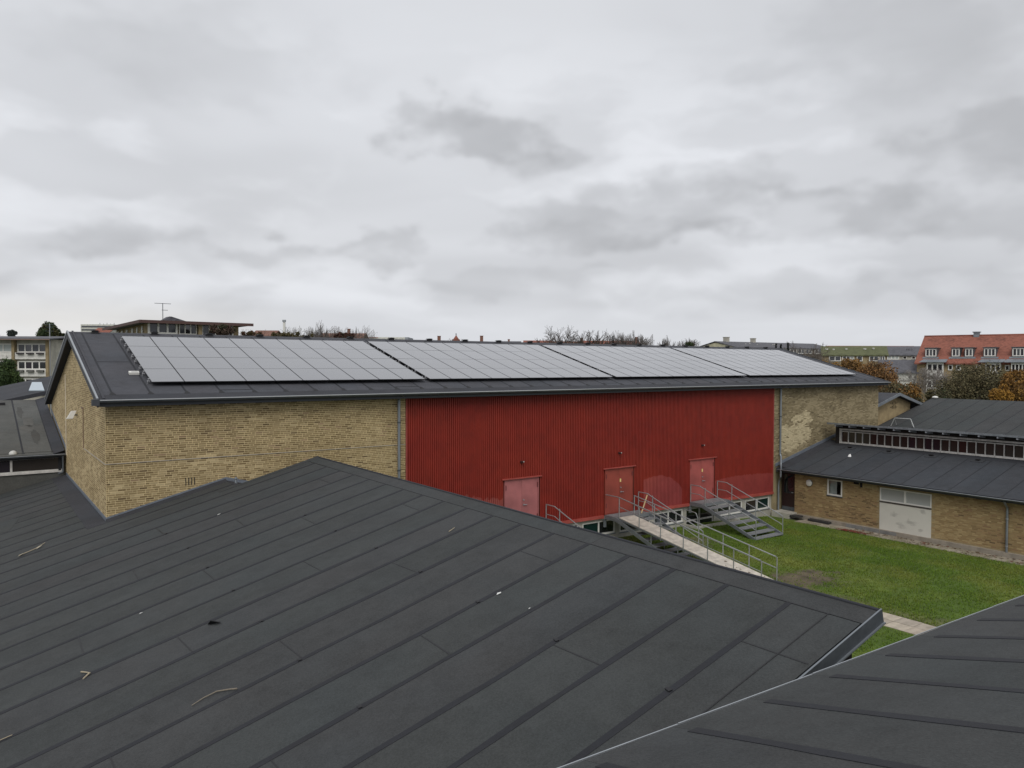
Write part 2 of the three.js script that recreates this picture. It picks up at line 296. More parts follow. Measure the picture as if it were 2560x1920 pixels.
  wins.forEach(([a, b], i) => {
    const z = bz - 0.015, m = (a + b) / 2, f = 0.07, WY0 = wy0(a), WY1 = wy1(a);
    const w = part('window', prism([V(a, WY0, z), V(b, WY0, z), V(b, WY1, z), V(a, WY1, z)], V(0, 0, -0.06), 0, 0, [rect(a + f, m - f / 2, WY0 + f, WY1 - f, z), rect(m + f / 2, b - f, WY0 + f, WY1 - f, z)]), white, hall);
    part('pane', box(a + f, m - f / 2, WY0 + f, WY1 - f, z - 0.03, z - 0.036), i === 1 ? glassGreen : glz[i], w); part('pane', box(m + f / 2, b - f, WY0 + f, WY1 - f, z - 0.03, z - 0.036), i === 3 ? glass : glz[(i + 1) % 6], w);
    part('sill', box(a - 0.03, b + 0.03, WY0 - 0.05, WY0 - 0.002, bz - 0.1, bz + 0.035), zinc, w);
  });
  { // glazed cellar entrance
    const [a, b, y0, y1] = DO, z = bz - 0.06, m = (a + b) / 2, f = 0.05, cr = 0.18;
    const w = part('cellar_glazing', prism([V(a, y0, z), V(b, y0, z), V(b, y1, z), V(a, y1, z)], V(0, 0, -0.06), 0, 0, [rect(a + f, m - f, cr + 0.04, y1 - f, z), rect(m + f, b - f, cr + 0.04, y1 - f, z), rect(a + f, m - f, y0 + f, cr - 0.04, z), rect(m + f, b - f, y0 + f, cr - 0.04, z)]), aluFrame, hall);
    for (const [x0, x1] of [[a + f, m - f], [m + f, b - f]]) for (const [q0, q1] of [[y0 + f, cr - 0.04], [cr + 0.04, y1 - f]]) part('pane', box(x0, x1, q0, q1, z - 0.03, z - 0.036), glass, w);
    part('kerb', [box(28.85, 32.2, -0.12, 0.12, -24.62, -24.5), box(28.85, 28.97, -0.12, 0.12, bz, -24.62), box(32.08, 32.2, -0.12, 0.12, bz, -24.62)], concrete, hall);
    part('cellar_rail', pipe([V(28.95, 0.83, bz + 0.05), V(28.95, 0.82, -25.0), V(28.95, 0.78, -24.65), V(28.97, 0.55, -24.55), V(28.97, 0.05, -24.55)], 0.022), steel, hall);
  }
  // red profiled cladding with the three pairs of doors ---------------------------------
  const doors = [[17.93, 19.72, 0], [23.57, 25.36, 1], [29.34, 31.19, 2]], CY0 = 0.99, CY1 = 6.89, DY0 = 1.2, DY1 = 3.28;
  const redTex = tex(2048, 512, (u, v, i, j) => {
    const x = RX0 + u * (RX1 - RX0), y = CY0 + v * (CY1 - CY0); let c = [0.290, 0.0245, 0.0125];
    const n = fbm(u * 70, v * 18, 5, 9), st = fbm(u * 260, v * 5, 3, 19), l = fbm(u * 9, v * 3, 3, 29); const k = 0.82 + (n - 0.5) * 0.26 + (st - 0.5) * 0.14 + (l - 0.5) * 0.18;
    // newer paint rolled over old writing: three patches with their own hard outline
    const e = (fbm(x * 3, 1.5, 3, 39) - 0.5) * 0.25, rib = Math.floor((x - RX0) / 0.0956), re = (hash2(rib, 3, 2) - 0.5) * 0.05;
    const p2 = x > 26.05 && x < 28.75 && y < 2.68 - 0.50 * Math.pow(Math.abs((x - 26.95) / (x > 26.95 ? 1.5 : 1.7)), 2.4) + e * 0.15 + re, p3 = x > 31.25 && y < 2.17 - 0.022 * (x - 33.4) * (x - 33.4) * (x < 33.4 ? 1 : 0.6) + e * 0.25 + re, p1 = x > 16.0 && x < 17.86 && y < 2.58 + (x - 17.4) * -0.15 + re * 3 + e;
    if (p1) c = [0.36, 0.080, 0.066]; else if (p2) c = [0.365, 0.066, 0.058]; else if (p3) c = [0.36, 0.058, 0.049];
    return [c[0] * k, c[1] * k * (1 + (l - 0.5) * 0.3), c[2] * k];
  });
  redTex.wrapS = redTex.wrapT = THREE.ClampToEdgeWrapping;
  const red = new THREE.MeshStandardMaterial({ color: 0xffffff, map: redTex, roughness: 0.62 });
  {
    const pos = [], nor = [], uv = [], P = 0.0956, gw_ = 0.044, dep = 0.042, zf = FZ + 0.036, N = Math.round((RX1 - RX0) / P), pp = (RX1 - RX0) / N;
    const quad = (a, b, c, d) => { const n = b.clone().sub(a).cross(d.clone().sub(a)).normalize(); for (const p of [a, b, c, a, c, d]) { pos.push(p.x, p.y, p.z); nor.push(n.x, n.y, n.z); uv.push((p.x - RX0) / (RX1 - RX0), (p.y - CY0) / (CY1 - CY0)); } };
    for (let i = 0; i < N; i++) {
      const x0 = RX0 + i * pp, x1 = x0 + pp - gw_, x2 = x1 + 0.007, x3 = x0 + pp - 0.007, x4 = x0 + pp, mid = x0 + pp / 2; let y0 = trimY(mid) - 0.05;
      for (const [a, b] of doors) if (mid > a - 0.05 && mid < b + 0.05) y0 = DY1 + 0.04;
      const S = (xa, za, xb, zb) => quad(V(xa, y0, za), V(xb, y0, zb), V(xb, CY1, zb), V(xa, CY1, za));
      S(x0, zf, x1, zf); S(x1, zf, x2, zf - dep); S(x2, zf - dep, x3, zf - dep); S(x3, zf - dep, x4, zf);
    }
    const g = new THREE.BufferGeometry(); g.setAttribute('position', new THREE.Float32BufferAttribute(pos, 3)); g.setAttribute('normal', new THREE.Float32BufferAttribute(nor, 3)); g.setAttribute('uv', new THREE.Float32BufferAttribute(uv, 2));
    part('cladding', g, red, hall, 'dark red profiled cladding with repainted lighter patches');
  }
  part('wall', box(RX0 + 0.003, RX1 - 0.003, 1.26, 6.88, FZ - 0.35, FZ - 0.06), plain(0.12, 0.03, 0.02, 0.9), hall, 'wall behind the red cladding');
  const redTrim = worn(0.38, 0.072, 0.056, 0.6);
  for (const [a, b] of [[RX0 + 0.01, 17.86], [19.8, 23.46], [25.46, 29.26], [31.28, RX1]]) part('base_trim', prism([V(a, trimY(a) - 0.135, FZ + 0.09), V(b, trimY(b) - 0.135, FZ + 0.09), V(b, trimY(b), FZ + 0.09), V(a, trimY(a), FZ + 0.09)], V(0, 0, -0.11)), redTrim, hall, 'lighter red rail along the foot of the cladding');
  part('edge_trim', [box(RX0 - 0.02, RX0 + 0.03, 0.9, 6.88, FZ + 0.002, FZ + 0.045), box(RX1 - 0.03, RX1 + 0.02, 0.9, 6.88, FZ + 0.002, FZ + 0.045)], worn(0.30, 0.06, 0.05), hall);
  const doorM = [worn(0.40, 0.135, 0.135, 0.55, 3), worn(0.29, 0.056, 0.038, 0.55, 3), worn(0.38, 0.088, 0.078, 0.55, 3)];
  const doorL = ['faded pink leaf of the double door nearest the foreground roof', 'dark red leaf of the double door at the ramp', 'faded red leaf of the double door at the far steps'];
  doors.forEach(([a, b, i]) => {
    const m = i === 2 ? a + (b - a) * 0.47 : (a + b) / 2, z = FZ + 0.012, fr = 0.045;
    part('door_frame', prism([V(a, DY0 - 0.02, z + 0.012), V(b, DY0 - 0.02, z + 0.012), V(b, DY1, z + 0.012), V(a, DY1, z + 0.012)], V(0, 0, -0.1), 0, 0, [rect(a + fr, b - fr, DY0, DY1 - fr, z + 0.012)]), doorM[i], hall);
    const l1 = part('door', box(a + fr + 0.006, m - 0.005, DY0 + 0.012, DY1 - fr - 0.006, z - 0.05, z - 0.005), doorM[i], hall, doorL[i]), l2 = part('door', box(m + 0.005, b - fr - 0.006, DY0 + 0.012, DY1 - fr - 0.006, z - 0.05, z - 0.005), doorM[i], hall, doorL[i]);
    for (const [l, x] of [[l1, a + fr + 0.02], [l2, b - fr - 0.02]]) for (const y of [1.5, 2.85]) part('hinge', box(x - 0.02, x + 0.02, y, y + 0.2, z - 0.004, z + 0.022), plain(0.13, 0.03, 0.03, 0.5), l);
    part('handle', [box(m + 0.07, m + 0.12, 2.13, 2.19, z - 0.004, z + 0.03), bar(V(m + 0.09, 2.16, z + 0.03), V(m + 0.25, 2.15, z + 0.045), 0.014)], zincPale, l2);
    part('lock', flat(new THREE.CylinderGeometry(0.03, 0.03, 0.03, 12).rotateX(Math.PI / 2).translate(m + 0.09, 2.36, z + 0.01)), zincPale, l2);
    if (i > 0) part('notice', box(m + 0.03, m + 0.12, 2.62, 2.77, z - 0.004, z + 0.004), plain(0.80, 0.62, 0.24, 0.6), l2, 'small yellow notice');
    part('drip_rail', box(a - 0.14, b + 0.14, DY1 + 0.006, DY1 + 0.05, FZ + 0.0, FZ + 0.09), redTrim, hall);
    part('room', box(a + 0.05, b - 0.05, DY0, DY1 - 0.05, FZ - 0.07, FZ - 0.058), black, hall);
    // wall lamp above each pair
    const lx = (a + b) / 2 - 0.06, ly = 3.98; const lp = part('wall_lamp', [box(lx - 0.045, lx + 0.045, ly - 0.05, ly + 0.05, FZ + 0.036, FZ + 0.07), bar(V(lx, ly, FZ + 0.07), V(lx + 0.04, ly + 0.01, FZ + 0.16), 0.035, 12, 0.05)], plain(0.05, 0.02, 0.02, 0.5), hall);
    part('lens', flat(new THREE.SphereGeometry(0.032, 12, 8).translate(lx + 0.045, ly + 0.012, FZ + 0.16)), plain(0.45, 0.40, 0.38, 0.3), lp);
  });
  // roof ------------------------------------------------------------------
  const deck = part('roof_deck', [prism([V(VX0 + 0.03, roofY(EZ), EZ), V(VX0 + 0.03, RY, RZ), V(VX0 + 0.03, roofY(BZ), BZ), V(VX0 + 0.03, roofY(BZ) - 0.22, BZ), V(VX0 + 0.03, RY - 0.22, RZ), V(VX0 + 0.03, roofY(EZ) - 0.20, EZ)], V(VX1 - VX0 - 0.06, 0, 0))], feltDark, hall);
  deck.userData.label = 'dark timber roof deck and soffit';
  const P = 1.06, bandZ = -25.46, capZ = RZ + 0.2; let si = 0;
  for (let x = 3.5 - P + 0.6; x < VX1; x = x < 3.5 ? 3.5 : x + P) {
    const a = Math.max(x, VX0 + 0.02), b = Math.min(x < 3.5 ? 3.5 : x + P, VX1); if (b - a < 0.05) continue;
    const m = feltHall[Math.floor(R() * 3)], off = R() * 6;
    const sh = part('roof_sheet', slab(onRoof(a, bandZ, 0.006), onRoof(b - 0.004, bandZ, 0.006), onRoof(b - 0.004, capZ, 0.006), onRoof(a, capZ, 0.006), 0.005, off, R() * 6), m, hall);
    if (x >= 3.5 && a < VX1 - 0.3) {
      part('seam', slab(onRoof(a - 0.028, bandZ - 0.02, 0.011), onRoof(a + 0.028, bandZ - 0.02, 0.011), onRoof(a + 0.028, capZ, 0.011), onRoof(a - 0.028, capZ, 0.011), 0.0045), bitumen, sh);
      part('seam_end', prism([onRoof(a - 0.10, bandZ + 0.03, 0.012), onRoof(a + 0.10, bandZ + 0.03, 0.012), onRoof(a + 0.02, bandZ - 0.12, 0.05), onRoof(a - 0.03, bandZ - 0.12, 0.05)], NUP.clone().multiplyScalar(-0.011)), tar, sh);
      if (R() < 0.45 || si === 0) { const z = si === 0 ? -29.0 : R() < 0.5 ? -25.72 : -32.3; part('lap', slab(onRoof(a + 0.03, z, 0.0125), onRoof(b - 0.03, z, 0.0125), onRoof(b - 0.03, z - 0.035, 0.0125), onRoof(a + 0.03, z - 0.035, 0.0125), 0.004), bitumen, sh); }
      si++;
    }
  }
  part('eave_band', slab(onRoof(VX0 + 0.02, EZ, 0.009), onRoof(VX1, EZ, 0.009), onRoof(VX1, bandZ + 0.002, 0.009), onRoof(VX0 + 0.02, bandZ + 0.002, 0.009), 0.008), feltDark, hall);
  part('ridge_cap', [slab(onRoof(VX0 + 0.02, capZ, 0.012), onRoof(VX1, capZ, 0.012), V(VX1, RY + 0.016, RZ), V(VX0 + 0.02, RY + 0.016, RZ), 0.01)], feltHall[1], hall);
  part('roof_sheet', prism([V(VX0 + 0.02, RY + 0.012, RZ), V(VX1, RY + 0.012, RZ), V(VX1, roofY(BZ) + 0.012, BZ), V(VX0 + 0.02, roofY(BZ) + 0.012, BZ)], V(0, -0.01, 0)), feltHall[0], hall, 'felt on the rear slope');
  for (let x = 3.95; x < 46; x += 2.1) {
    part('ridge_vent', [box(x - 0.11, x + 0.11, RY - 0.06, RY + 0.04, RZ + 0.08, RZ + 0.24), prism([V(x - 0.17, RY + 0.04, RZ + 0.27), V(x + 0.17, RY + 0.04, RZ + 0.27), V(x + 0.07, RY + 0.085, RZ + 0.27), V(x - 0.07, RY + 0.085, RZ + 0.27)], V(0, 0, -0.25))], tar, hall);
  }
  // verges, gutter, downpipes
  const vg = (x, s) => [beam(V(x, roofY(EZ) + 0.035, EZ), V(x, RY + 0.035, RZ), 0.05, 0.05), beam(V(x, RY + 0.035, RZ), V(x, roofY(BZ) + 0.035, BZ), 0.05, 0.05)];
  part('verge_trim', vg(VX0, 1), zincPale, hall); part('verge_trim', vg(VX1, 1), zincDark, hall);
  for (const x of [VX0 + 0.012, VX1 - 0.012]) part('bargeboard', [beam(V(x, roofY(EZ) - 0.11, EZ), V(x, RY - 0.11, RZ), 0.034, 0.24), beam(V(x, RY - 0.11, RZ), V(x, roofY(BZ) - 0.11, BZ), 0.034, 0.24)], fascia, hall);
  part('roll_edge', [beam(V(VX0 + 0.17, roofY(EZ) + 0.03, EZ - 0.05), V(VX0 + 0.17, RY + 0.03, RZ), 0.06, 0.05)], feltHall[2], hall);
  part('fascia_board', box(VX0 + 0.03, VX1 - 0.03, roofY(EZ) - 0.2, roofY(EZ) - 0.01, EZ + 0.002, EZ + 0.022), fascia, hall);
  const gut = part('gutter', gutterGeo(V(VX0 + 0.04, roofY(EZ) - 0.01, EZ + 0.105), V(VX1 - 0.02, roofY(EZ) - 0.01, EZ + 0.105), 0.08), zincDark, hall);
  part('gutter_rim', [bar(V(VX0 + 0.04, roofY(EZ) - 0.006, EZ + 0.185), V(VX1 - 0.02, roofY(EZ) - 0.006, EZ + 0.185), 0.016, 6)], plain(0.62, 0.64, 0.65, 0.4, { metalness: 0.4, map: scaled(mottleTex, 0.7) }), gut);
  part('gutter_end', box(VX0 - 0.16, VX0 + 0.03, roofY(EZ) - 0.16, roofY(EZ) + 0.03, EZ - 0.02, EZ + 0.19), fascia, gut);
  part('drip_edge', slab(onRoof(VX0 + 0.02, EZ + 0.05, 0.014), onRoof(VX1, EZ + 0.05, 0.014), onRoof(VX1, EZ - 0.02, 0.014), onRoof(VX0 + 0.02, EZ - 0.02, 0.014), 0.004), fascia, hall);
  const dp = (x, y0) => { const p = part('downpipe', [bar(V(x, y0, FZ + 0.11), V(x, 6.75, FZ + 0.11), 0.055, 12), pipe([V(x, 6.75, FZ + 0.11), V(x, 6.84, FZ + 0.2), V(x, 6.95, EZ + 0.1)], 0.055, 10, 10)], zinc, hall); for (const y of [2.2, 4.1, 5.9]) if (y > y0) part('bracket', [flat(new THREE.CylinderGeometry(0.066, 0.066, 0.06, 12).translate(x, y, FZ + 0.11)), box(x - 0.02, x + 0.02, y - 0.02, y + 0.02, FZ, FZ + 0.06)], zincDark, p); };
  dp(13.02, 0.1);
  { const x = 36.72; const p = part('downpipe', [bar(V(x, 3.05, FZ + 0.11), V(x, 6.75, FZ + 0.11), 0.055, 12), pipe([V(x, 6.75, FZ + 0.11), V(x, 6.84, FZ + 0.2), V(x, 6.95, EZ + 0.1)], 0.055, 10, 10), pipe([V(x, 3.1, FZ + 0.11), V(x - 0.05, 2.95, FZ + 0.2), V(36.35, 2.62, FZ + 0.42), V(36.32, 2.4, FZ + 0.45), V(36.34, 1.9, FZ + 0.42), V(36.58, 1.72, FZ + 0.2), V(36.6, 1.4, FZ + 0.12), V(36.6, 0.0, FZ + 0.12)], 0.055, 10, 60)], zinc, hall); part('bracket', flat(new THREE.CylinderGeometry(0.066, 0.066, 0.06, 12).translate(x, 5.2, FZ + 0.11)), zincDark, p); }
  // lightning conductor along the brick courses, conduits, lamp and slots
  part('conductor', [bar(V(HX0 - 0.012, 5.05, FZ + 0.02), V(RX0, 5.05, FZ + 0.02), 0.008, 6), bar(V(HX0 - 0.02, 5.05, FZ + 0.02), V(HX0 - 0.02, 5.05, FZ - 5.2), 0.009, 6)], plain(0.42, 0.40, 0.38, 0.5), hall);
  part('conduit', [bar(V(HX0 - 0.02, 4.2, -36.6), V(HX0 - 0.02, 7.6, -36.6), 0.02, 6)], plain(0.62, 0.56, 0.44, 0.6), hall, 'pale conduit running up the gable');
  part('conduit', [bar(V(HX0 - 0.02, 5.05, FZ - 5.3), V(HX0 - 0.02, 6.5, FZ - 5.3), 0.014, 6), box(HX0 - 0.03, HX0 - 0.002, 6.46, 6.5, FZ - 5.85, FZ - 5.3)], plain(0.20, 0.13, 0.09, 0.7), hall, 'brown conduit below the gable lamp');
  { const z = -32.5, fl = part('floodlight', [prism([V(2.93, 6.0, z), V(3.13, 6.0, z), V(3.255, 6.29, z - 0.04), V(3.10, 6.29, z - 0.04)], V(-0.02, -0.02, -0.09))], white, hall, 'flat white floodlight on the gable'); part('arm', bar(V(HX0, 6.12, z - 0.12), V(HX0 - 0.2, 6.14, z - 0.1), 0.025), zincDark, fl); }
  for (let i = 0; i < 4; i++) part('vent_slot', box(5.535 + i * 0.088 - 0.012, 5.535 + i * 0.088 + 0.012, 4.21, 4.45, FZ - 0.004, FZ + 0.012), black, hall);
  // lead flashing where the lower roof meets the wall
  const fy = (x) => 3.33 + 0.264 * (x - 3.28);
  part('flashing', [prism([V(HX0 - 0.02, fy(3.27), FZ + 0.006), V(6.77, fy(6.77), FZ + 0.006), V(6.77, fy(6.77) + 0.12, FZ + 0.006), V(HX0 - 0.02, fy(3.27) + 0.12, FZ + 0.006)], V(0, 0, 0.02)), prism([V(6.772, fy(6.77), FZ + 0.006), V(9.6, fy(6.77) - 0.72, FZ + 0.006), V(9.6, fy(6.77) - 0.6, FZ + 0.006), V(6.772, fy(6.77) + 0.12, FZ + 0.006)], V(0, 0, 0.02)),
    box(HX0 - 0.026, HX0 - 0.006, 3.33, 3.45, FZ + 0.02, -36.85)], flash, hall);
  settle(hall, 25, 0, -34.5);
}

// ---------------------------------------------------------------- solar arrays on the hall roof
{
  const cell = tex(256, 256, (u, v, i, j) => { const k = 0.9 + (hash2(i, j, 3) - 0.5) * 0.08 + (fbm(u * 4, v * 4, 3, 4, 4) - 0.5) * 0.08; return [k * 0.47, k * 0.47, k * 0.47]; });
  const pv = [0, 1, 2, 3].map((k) => new THREE.MeshPhysicalMaterial({ color: lin([0.060, 0.066, 0.057, 0.063][k], [0.061, 0.065, 0.058, 0.064][k], [0.080, 0.084, 0.078, 0.083][k]), map: cell, roughness: 0.14, ior: 2.33, specularIntensity: 1, clearcoat: 1, clearcoatRoughness: 0.08, sheen: 1, sheenRoughness: 0.45, sheenColor: lin(0.95, 0.95, 1.0) }));
  const frameM = plain(0.018, 0.018, 0.022, 0.5), alu = plain(0.6, 0.6, 0.62, 0.35, { metalness: 0.8 });
  const panelG = flat(new THREE.BoxGeometry(0.958, 0.030, 1.490)), fr = [];
  for (const s of [-1, 1]) { fr.push(flat(new THREE.BoxGeometry(0.010, 0.034, 1.500).translate(s * 0.4842, 0, 0)), flat(new THREE.BoxGeometry(0.958, 0.0325, 0.0045).translate(0, 0, s * 0.7475))); }
  const frameG = merge(fr), clampG = flat(new THREE.BoxGeometry(0.05, 0.06, 0.045));
  const blocks = [[4.70, 10, 'solar array on the hall roof nearest the left gable'], [14.83, 10, 'second solar array from the left gable on the hall roof'], [24.96, 10, 'third solar array from the left gable on the hall roof'], [35.10, 11, 'solar array at the far right end of the hall roof']];
  const R = rng(71), zTop = -26.2, rowH = 1.449;
  for (const [x0, n, label] of blocks) {
    const g = thing('solar_array', label, 'solar array', 'solar arrays on the hall roof');
    for (let r = 0; r < 4; r++) {
      const zc = zTop - rowH * (r + 0.5);
      for (let c = 0; c < n; c++) {
        const m = setup(new THREE.Mesh(panelG, pv[Math.floor(R() * 4)])); m.name = 'solar_panel'; m.position.copy(onRoof(x0 + (c + 0.5) * 0.993, zc, 0.15)); m.rotation.set(TH + (R() - 0.5) * 0.006, 0, (R() - 0.5) * 0.006); g.add(m);
        const f = setup(new THREE.Mesh(frameG, frameM)); f.name = 'frame'; m.add(f);
      }
      for (const dz of [-0.42, 0.42]) {
        const z = zc + dz, xa = x0 - 0.07, xb = x0 + n * 0.993 + 0.07;
        part('rail', beam(onRoof(xa, z, 0.105), onRoof(xb, z, 0.105), 0.04, 0.04), alu, g);
        part('foot', [bar(onRoof(xa + 0.02, z, 0.005), onRoof(xa + 0.02, z, 0.09), 0.02), bar(onRoof(xb - 0.02, z, 0.005), onRoof(xb - 0.02, z, 0.09), 0.02)], alu, g);
        for (const x of [xa + 0.045, xb - 0.045]) { const k = setup(new THREE.Mesh(clampG, alu)); k.name = 'clamp'; k.position.copy(onRoof(x, z, 0.15)); k.rotation.x = TH; g.add(k); }
        if (dz < 0) for (let c = 1; c < n; c++) { const k = setup(new THREE.Mesh(clampG, frameM)); k.name = 'clamp'; k.scale.set(0.24, 0.9, 1); k.position.copy(onRoof(x0 + c * 0.993, z, 0.142)); k.rotation.x = TH; g.add(k); }
      }
    }
    settle(g, x0 + n * 0.4965, roofY(-26.2), -29.1);
  }
  const jb = thing('junction_box', 'small white junction box on the roof beside the first solar array', 'box');
  const b = part('case', flat(new THREE.BoxGeometry(0.3, 0.08, 0.18)), white, jb); part('label_plate', flat(new THREE.BoxGeometry(0.2, 0.004, 0.05).translate(0.02, 0.044, 0.02)), plain(0.3, 0.3, 0.3), b);
  part('cable', bar(V(0.14, -0.01, 0), V(0.32, -0.02, -0.05), 0.012), black, jb);
  jb.position.copy(onRoof(4.42, -27.55, 0.055)); jb.rotation.x = TH;
}

// ================================================================ FOREGROUND ROOF (pitched up towards the right, strips across)
const AS = 0.2642, AYs = 3.35, AX0 = 3.28;                      // slope, height at the hall's corner
const aY = (x) => AYs + AS * (x - AX0);
const AT = Math.atan(AS), ANU = V(-Math.sin(AT), Math.cos(AT), 0);
const onA = (x, z, h = 0) => V(x, aY(x), z).addScaledVector(ANU, h);
const annexe = thing('annexe', 'low annexe in the foreground under a wide dark felt roof with diagonal seams', 'building');
{
  const R = rng(23), XL = -4.5, XH = 9.40, XS = 9.02, ZN = -5.0, ZF = -24.1, ZB = -36.85;
  // solid body under the felt
  part('roof_deck', [prism([onA(XL, ZN - 0.05, -0.002), onA(XH - 0.03, ZN - 0.05, -0.002), onA(XH - 0.03, ZN - 0.05, -0.2), onA(XL, ZN - 0.05, -0.2)], V(0, 0, ZF - ZN + 0.08)), prism([onA(XL, ZF - 0.02, -0.004), onA(6.76, ZF - 0.02, -0.004), onA(6.76, ZF - 0.02, -0.2), onA(XL, ZF - 0.02, -0.2)], V(0, 0, FZ - ZF + 0.04)), prism([onA(XL, FZ, -0.004), onA(3.24, FZ, -0.004), onA(3.24, FZ, -0.2), onA(XL, FZ, -0.2)], V(0, 0, ZB - FZ))], feltDark, annexe);
  part('wall', [prism([V(XL + 0.3, 0, ZN - 0.26), V(9.24, 0, ZN - 0.26), V(9.24, aY(9.24) - 0.24, ZN - 0.26), V(XL + 0.3, aY(XL + 0.3) - 0.24, ZN - 0.26)], V(0, 0, -18.7))], darkWood, annexe, 'dark stained wall under the roof edge');
  // felt strips
  const P = 1.02, z0 = -5.03; let k = 0;
  for (let z = z0; z > ZB + 0.05; z -= P, k++) {
    const zn = Math.min(z, ZN - 0.03), zf = Math.max(z - P, ZB), m = feltA[Math.floor(R() * feltA.length)];
    let xh = XS; if (zf < ZF) xh = zf < FZ - 0.1 ? 2.75 : 6.72;
    if (z > ZF && zf < ZF) { xh = XS; }
    const zf2 = (z > ZF && zf < ZF) ? ZF : zf, xl = XL + R() * 0.02;
    const sh = part('roof_sheet', slab(onA(xl, zn - 0.002, 0.007), onA(xh, zn - 0.002, 0.007), onA(xh, zf2 + 0.002, 0.007), onA(xl, zf2 + 0.002, 0.007), 0.006, R() * 6, R() * 6), m, annexe);
    if (zf2 > zf) part('roof_sheet', slab(onA(xl, ZF, 0.007), onA(6.72, ZF, 0.007), onA(6.72, zf + 0.002, 0.007), onA(xl, zf + 0.002, 0.007), 0.006, R() * 6, R() * 6), m, annexe);
    if (k > 0 && zf2 > ZB) {   // bitumen seam bleeding out along the lap, slightly wavering
      const n = 26, pts = [], w = 0.047 + R() * 0.012, ph = R() * 9; const xe = Math.min(xh, zn < FZ - 0.1 ? 2.75 : xh);
      for (let i = 0; i <= n; i++) { const x = xl + (xe - xl) * i / n; pts.push([x, zn + 0.010 * Math.sin(x * 0.9 + ph) + 0.030 * (vnoise(x * 0.9, k, 7) - 0.5), w * (0.8 + 0.5 * vnoise(x * 2.2, k * 3.1, 17))]); }
      const top = pts.map(([x, zz, ww]) => onA(x, zz + ww * 0.7, 0.0125)), bot = pts.slice().reverse().map(([x, zz, ww]) => onA(x, zz - ww, 0.0125));
      part('seam', prism(top.concat(bot), ANU.clone().multiplyScalar(-0.005)), bitumen, sh);
    }
    // sheet ends: a narrow lap across the strip, some with a tar blob
    const laps = [[2.99, -18.9], [4.1, -16.8], [1.58, -15.8], [2.96, -13.75], [4.09, -11.7], [5.63, -14.8], [6.66, -12.7], [5.52, -9.6], [6.68, -17.8], [5.62, -19.9], [8.31, -20.9], [8.40, -15.8], [1.46, -10.9], [2.95, -8.8], [4.11, -21.9], [8.20, -10.7], [6.56, -7.6], [7.95, -5.6]].filter((l) => l[1] < zn && l[1] > zf).map((l) => [0, l[0]]);
    for (const [, x] of laps) if (zf > ZF - 2) {
      const s = (R() - 0.5) * 0.09; part('lap', prism([onA(x, zn - 0.04, 0.0115), onA(x + 0.022, zn - 0.04, 0.0115), onA(x + s * 0.5 + 0.022, (zn + zf) / 2, 0.0115), onA(x + s + 0.016, zf + 0.04, 0.0115), onA(x + s, zf + 0.04, 0.0115), onA(x + s * 0.5, (zn + zf) / 2, 0.0115)], ANU.clone().multiplyScalar(-0.004)), tar, sh);
    }
    for (const [x, zz] of [[4.2, -17.32], [4.19, -15.27], [4.11, -13.22], [4.05, -11.18], [4.12, -9.14], [6.79, -14.31], [6.71, -12.19], [6.75, -16.28], [6.8, -18.33], [4.16, -21.41], [4.25, -19.37], [6.62, -8.09], [6.64, -10.16], [6.67, -6.06]]) if (Math.abs(zz - zn) < 0.3) part('tar_blob', prism([onA(x - 0.03, zn + 0.02, 0.03), onA(x + 0.02, zn + 0.035, 0.03), onA(x + 0.03, zn - 0.05, 0.03), onA(x - 0.01, zn - 0.06, 0.03)], ANU.clone().multiplyScalar(-0.02)), tar, sh);
  }
  // band along the high edge, its joint, and the rolled rim
  for (let z = ZN; z > ZF; z -= 5.1) { const zf = Math.max(z - 5.1, ZF); part('edge_band', slab(onA(XS + 0.012, z - 0.004, 0.011), onA(XH, z - 0.004, 0.011), onA(XH, zf + 0.004, 0.011), onA(XS + 0.012, zf + 0.004, 0.011), 0.012, R() * 6, R() * 6), feltA[Math.floor(R() * 5)], annexe); }
  part('edge_joint', slab(onA(XS - 0.004, ZN - 0.45, 0.0145), onA(XS + 0.014, ZN - 0.45, 0.0145), onA(XS + 0.014, ZF + 0.4, 0.0145), onA(XS - 0.004, ZF + 0.4, 0.0145), 0.008), tar, annexe);
  part('rim', [bar(onA(XH, ZN, 0.012), onA(XH, ZF, 0.012), 0.026, 8), prism([onA(XH - 0.02, ZN, 0), onA(XH + 0.02, ZN, 0), V(XH + 0.02, aY(XH) - 0.22, ZN), V(XH - 0.02, aY(XH) - 0.22, ZN)], V(0, 0, ZF - ZN))], feltDark, annexe);
  part('edge_band', slab(onA(6.2, ZF + 0.16, 0.016), onA(XH, ZF + 0.16, 0.016), onA(XH, ZF, 0.05), onA(6.2, ZF, 0.012), 0.03), feltA[0], annexe, 'raised felt verge on the far side');
  part('edge_joint', slab(onA(XL, ZN - 0.46, 0.0145), onA(XS, ZN - 0.46, 0.0145), onA(XS, ZN - 0.478, 0.0145), onA(XL, ZN - 0.478, 0.0145), 0.004), tar, annexe);
  // near verge: folded metal fascia
  part('verge_fascia', prism([onA(XL, ZN, 0.02), onA(XH + 0.03, ZN, 0.02), onA(XH + 0.03, ZN, -0.17), onA(XL, ZN, -0.17)], V(0, 0, 0.03)), zincDark, annexe);
  part('verge_lip', [beam(onA(XL, ZN + 0.04, -0.165), onA(XH + 0.03, ZN + 0.04, -0.165), 0.03, 0.018), beam(onA(XL, ZN + 0.02, 0.022), onA(XH + 0.03, ZN + 0.02, 0.022), 0.02, 0.008)], zinc, annexe);
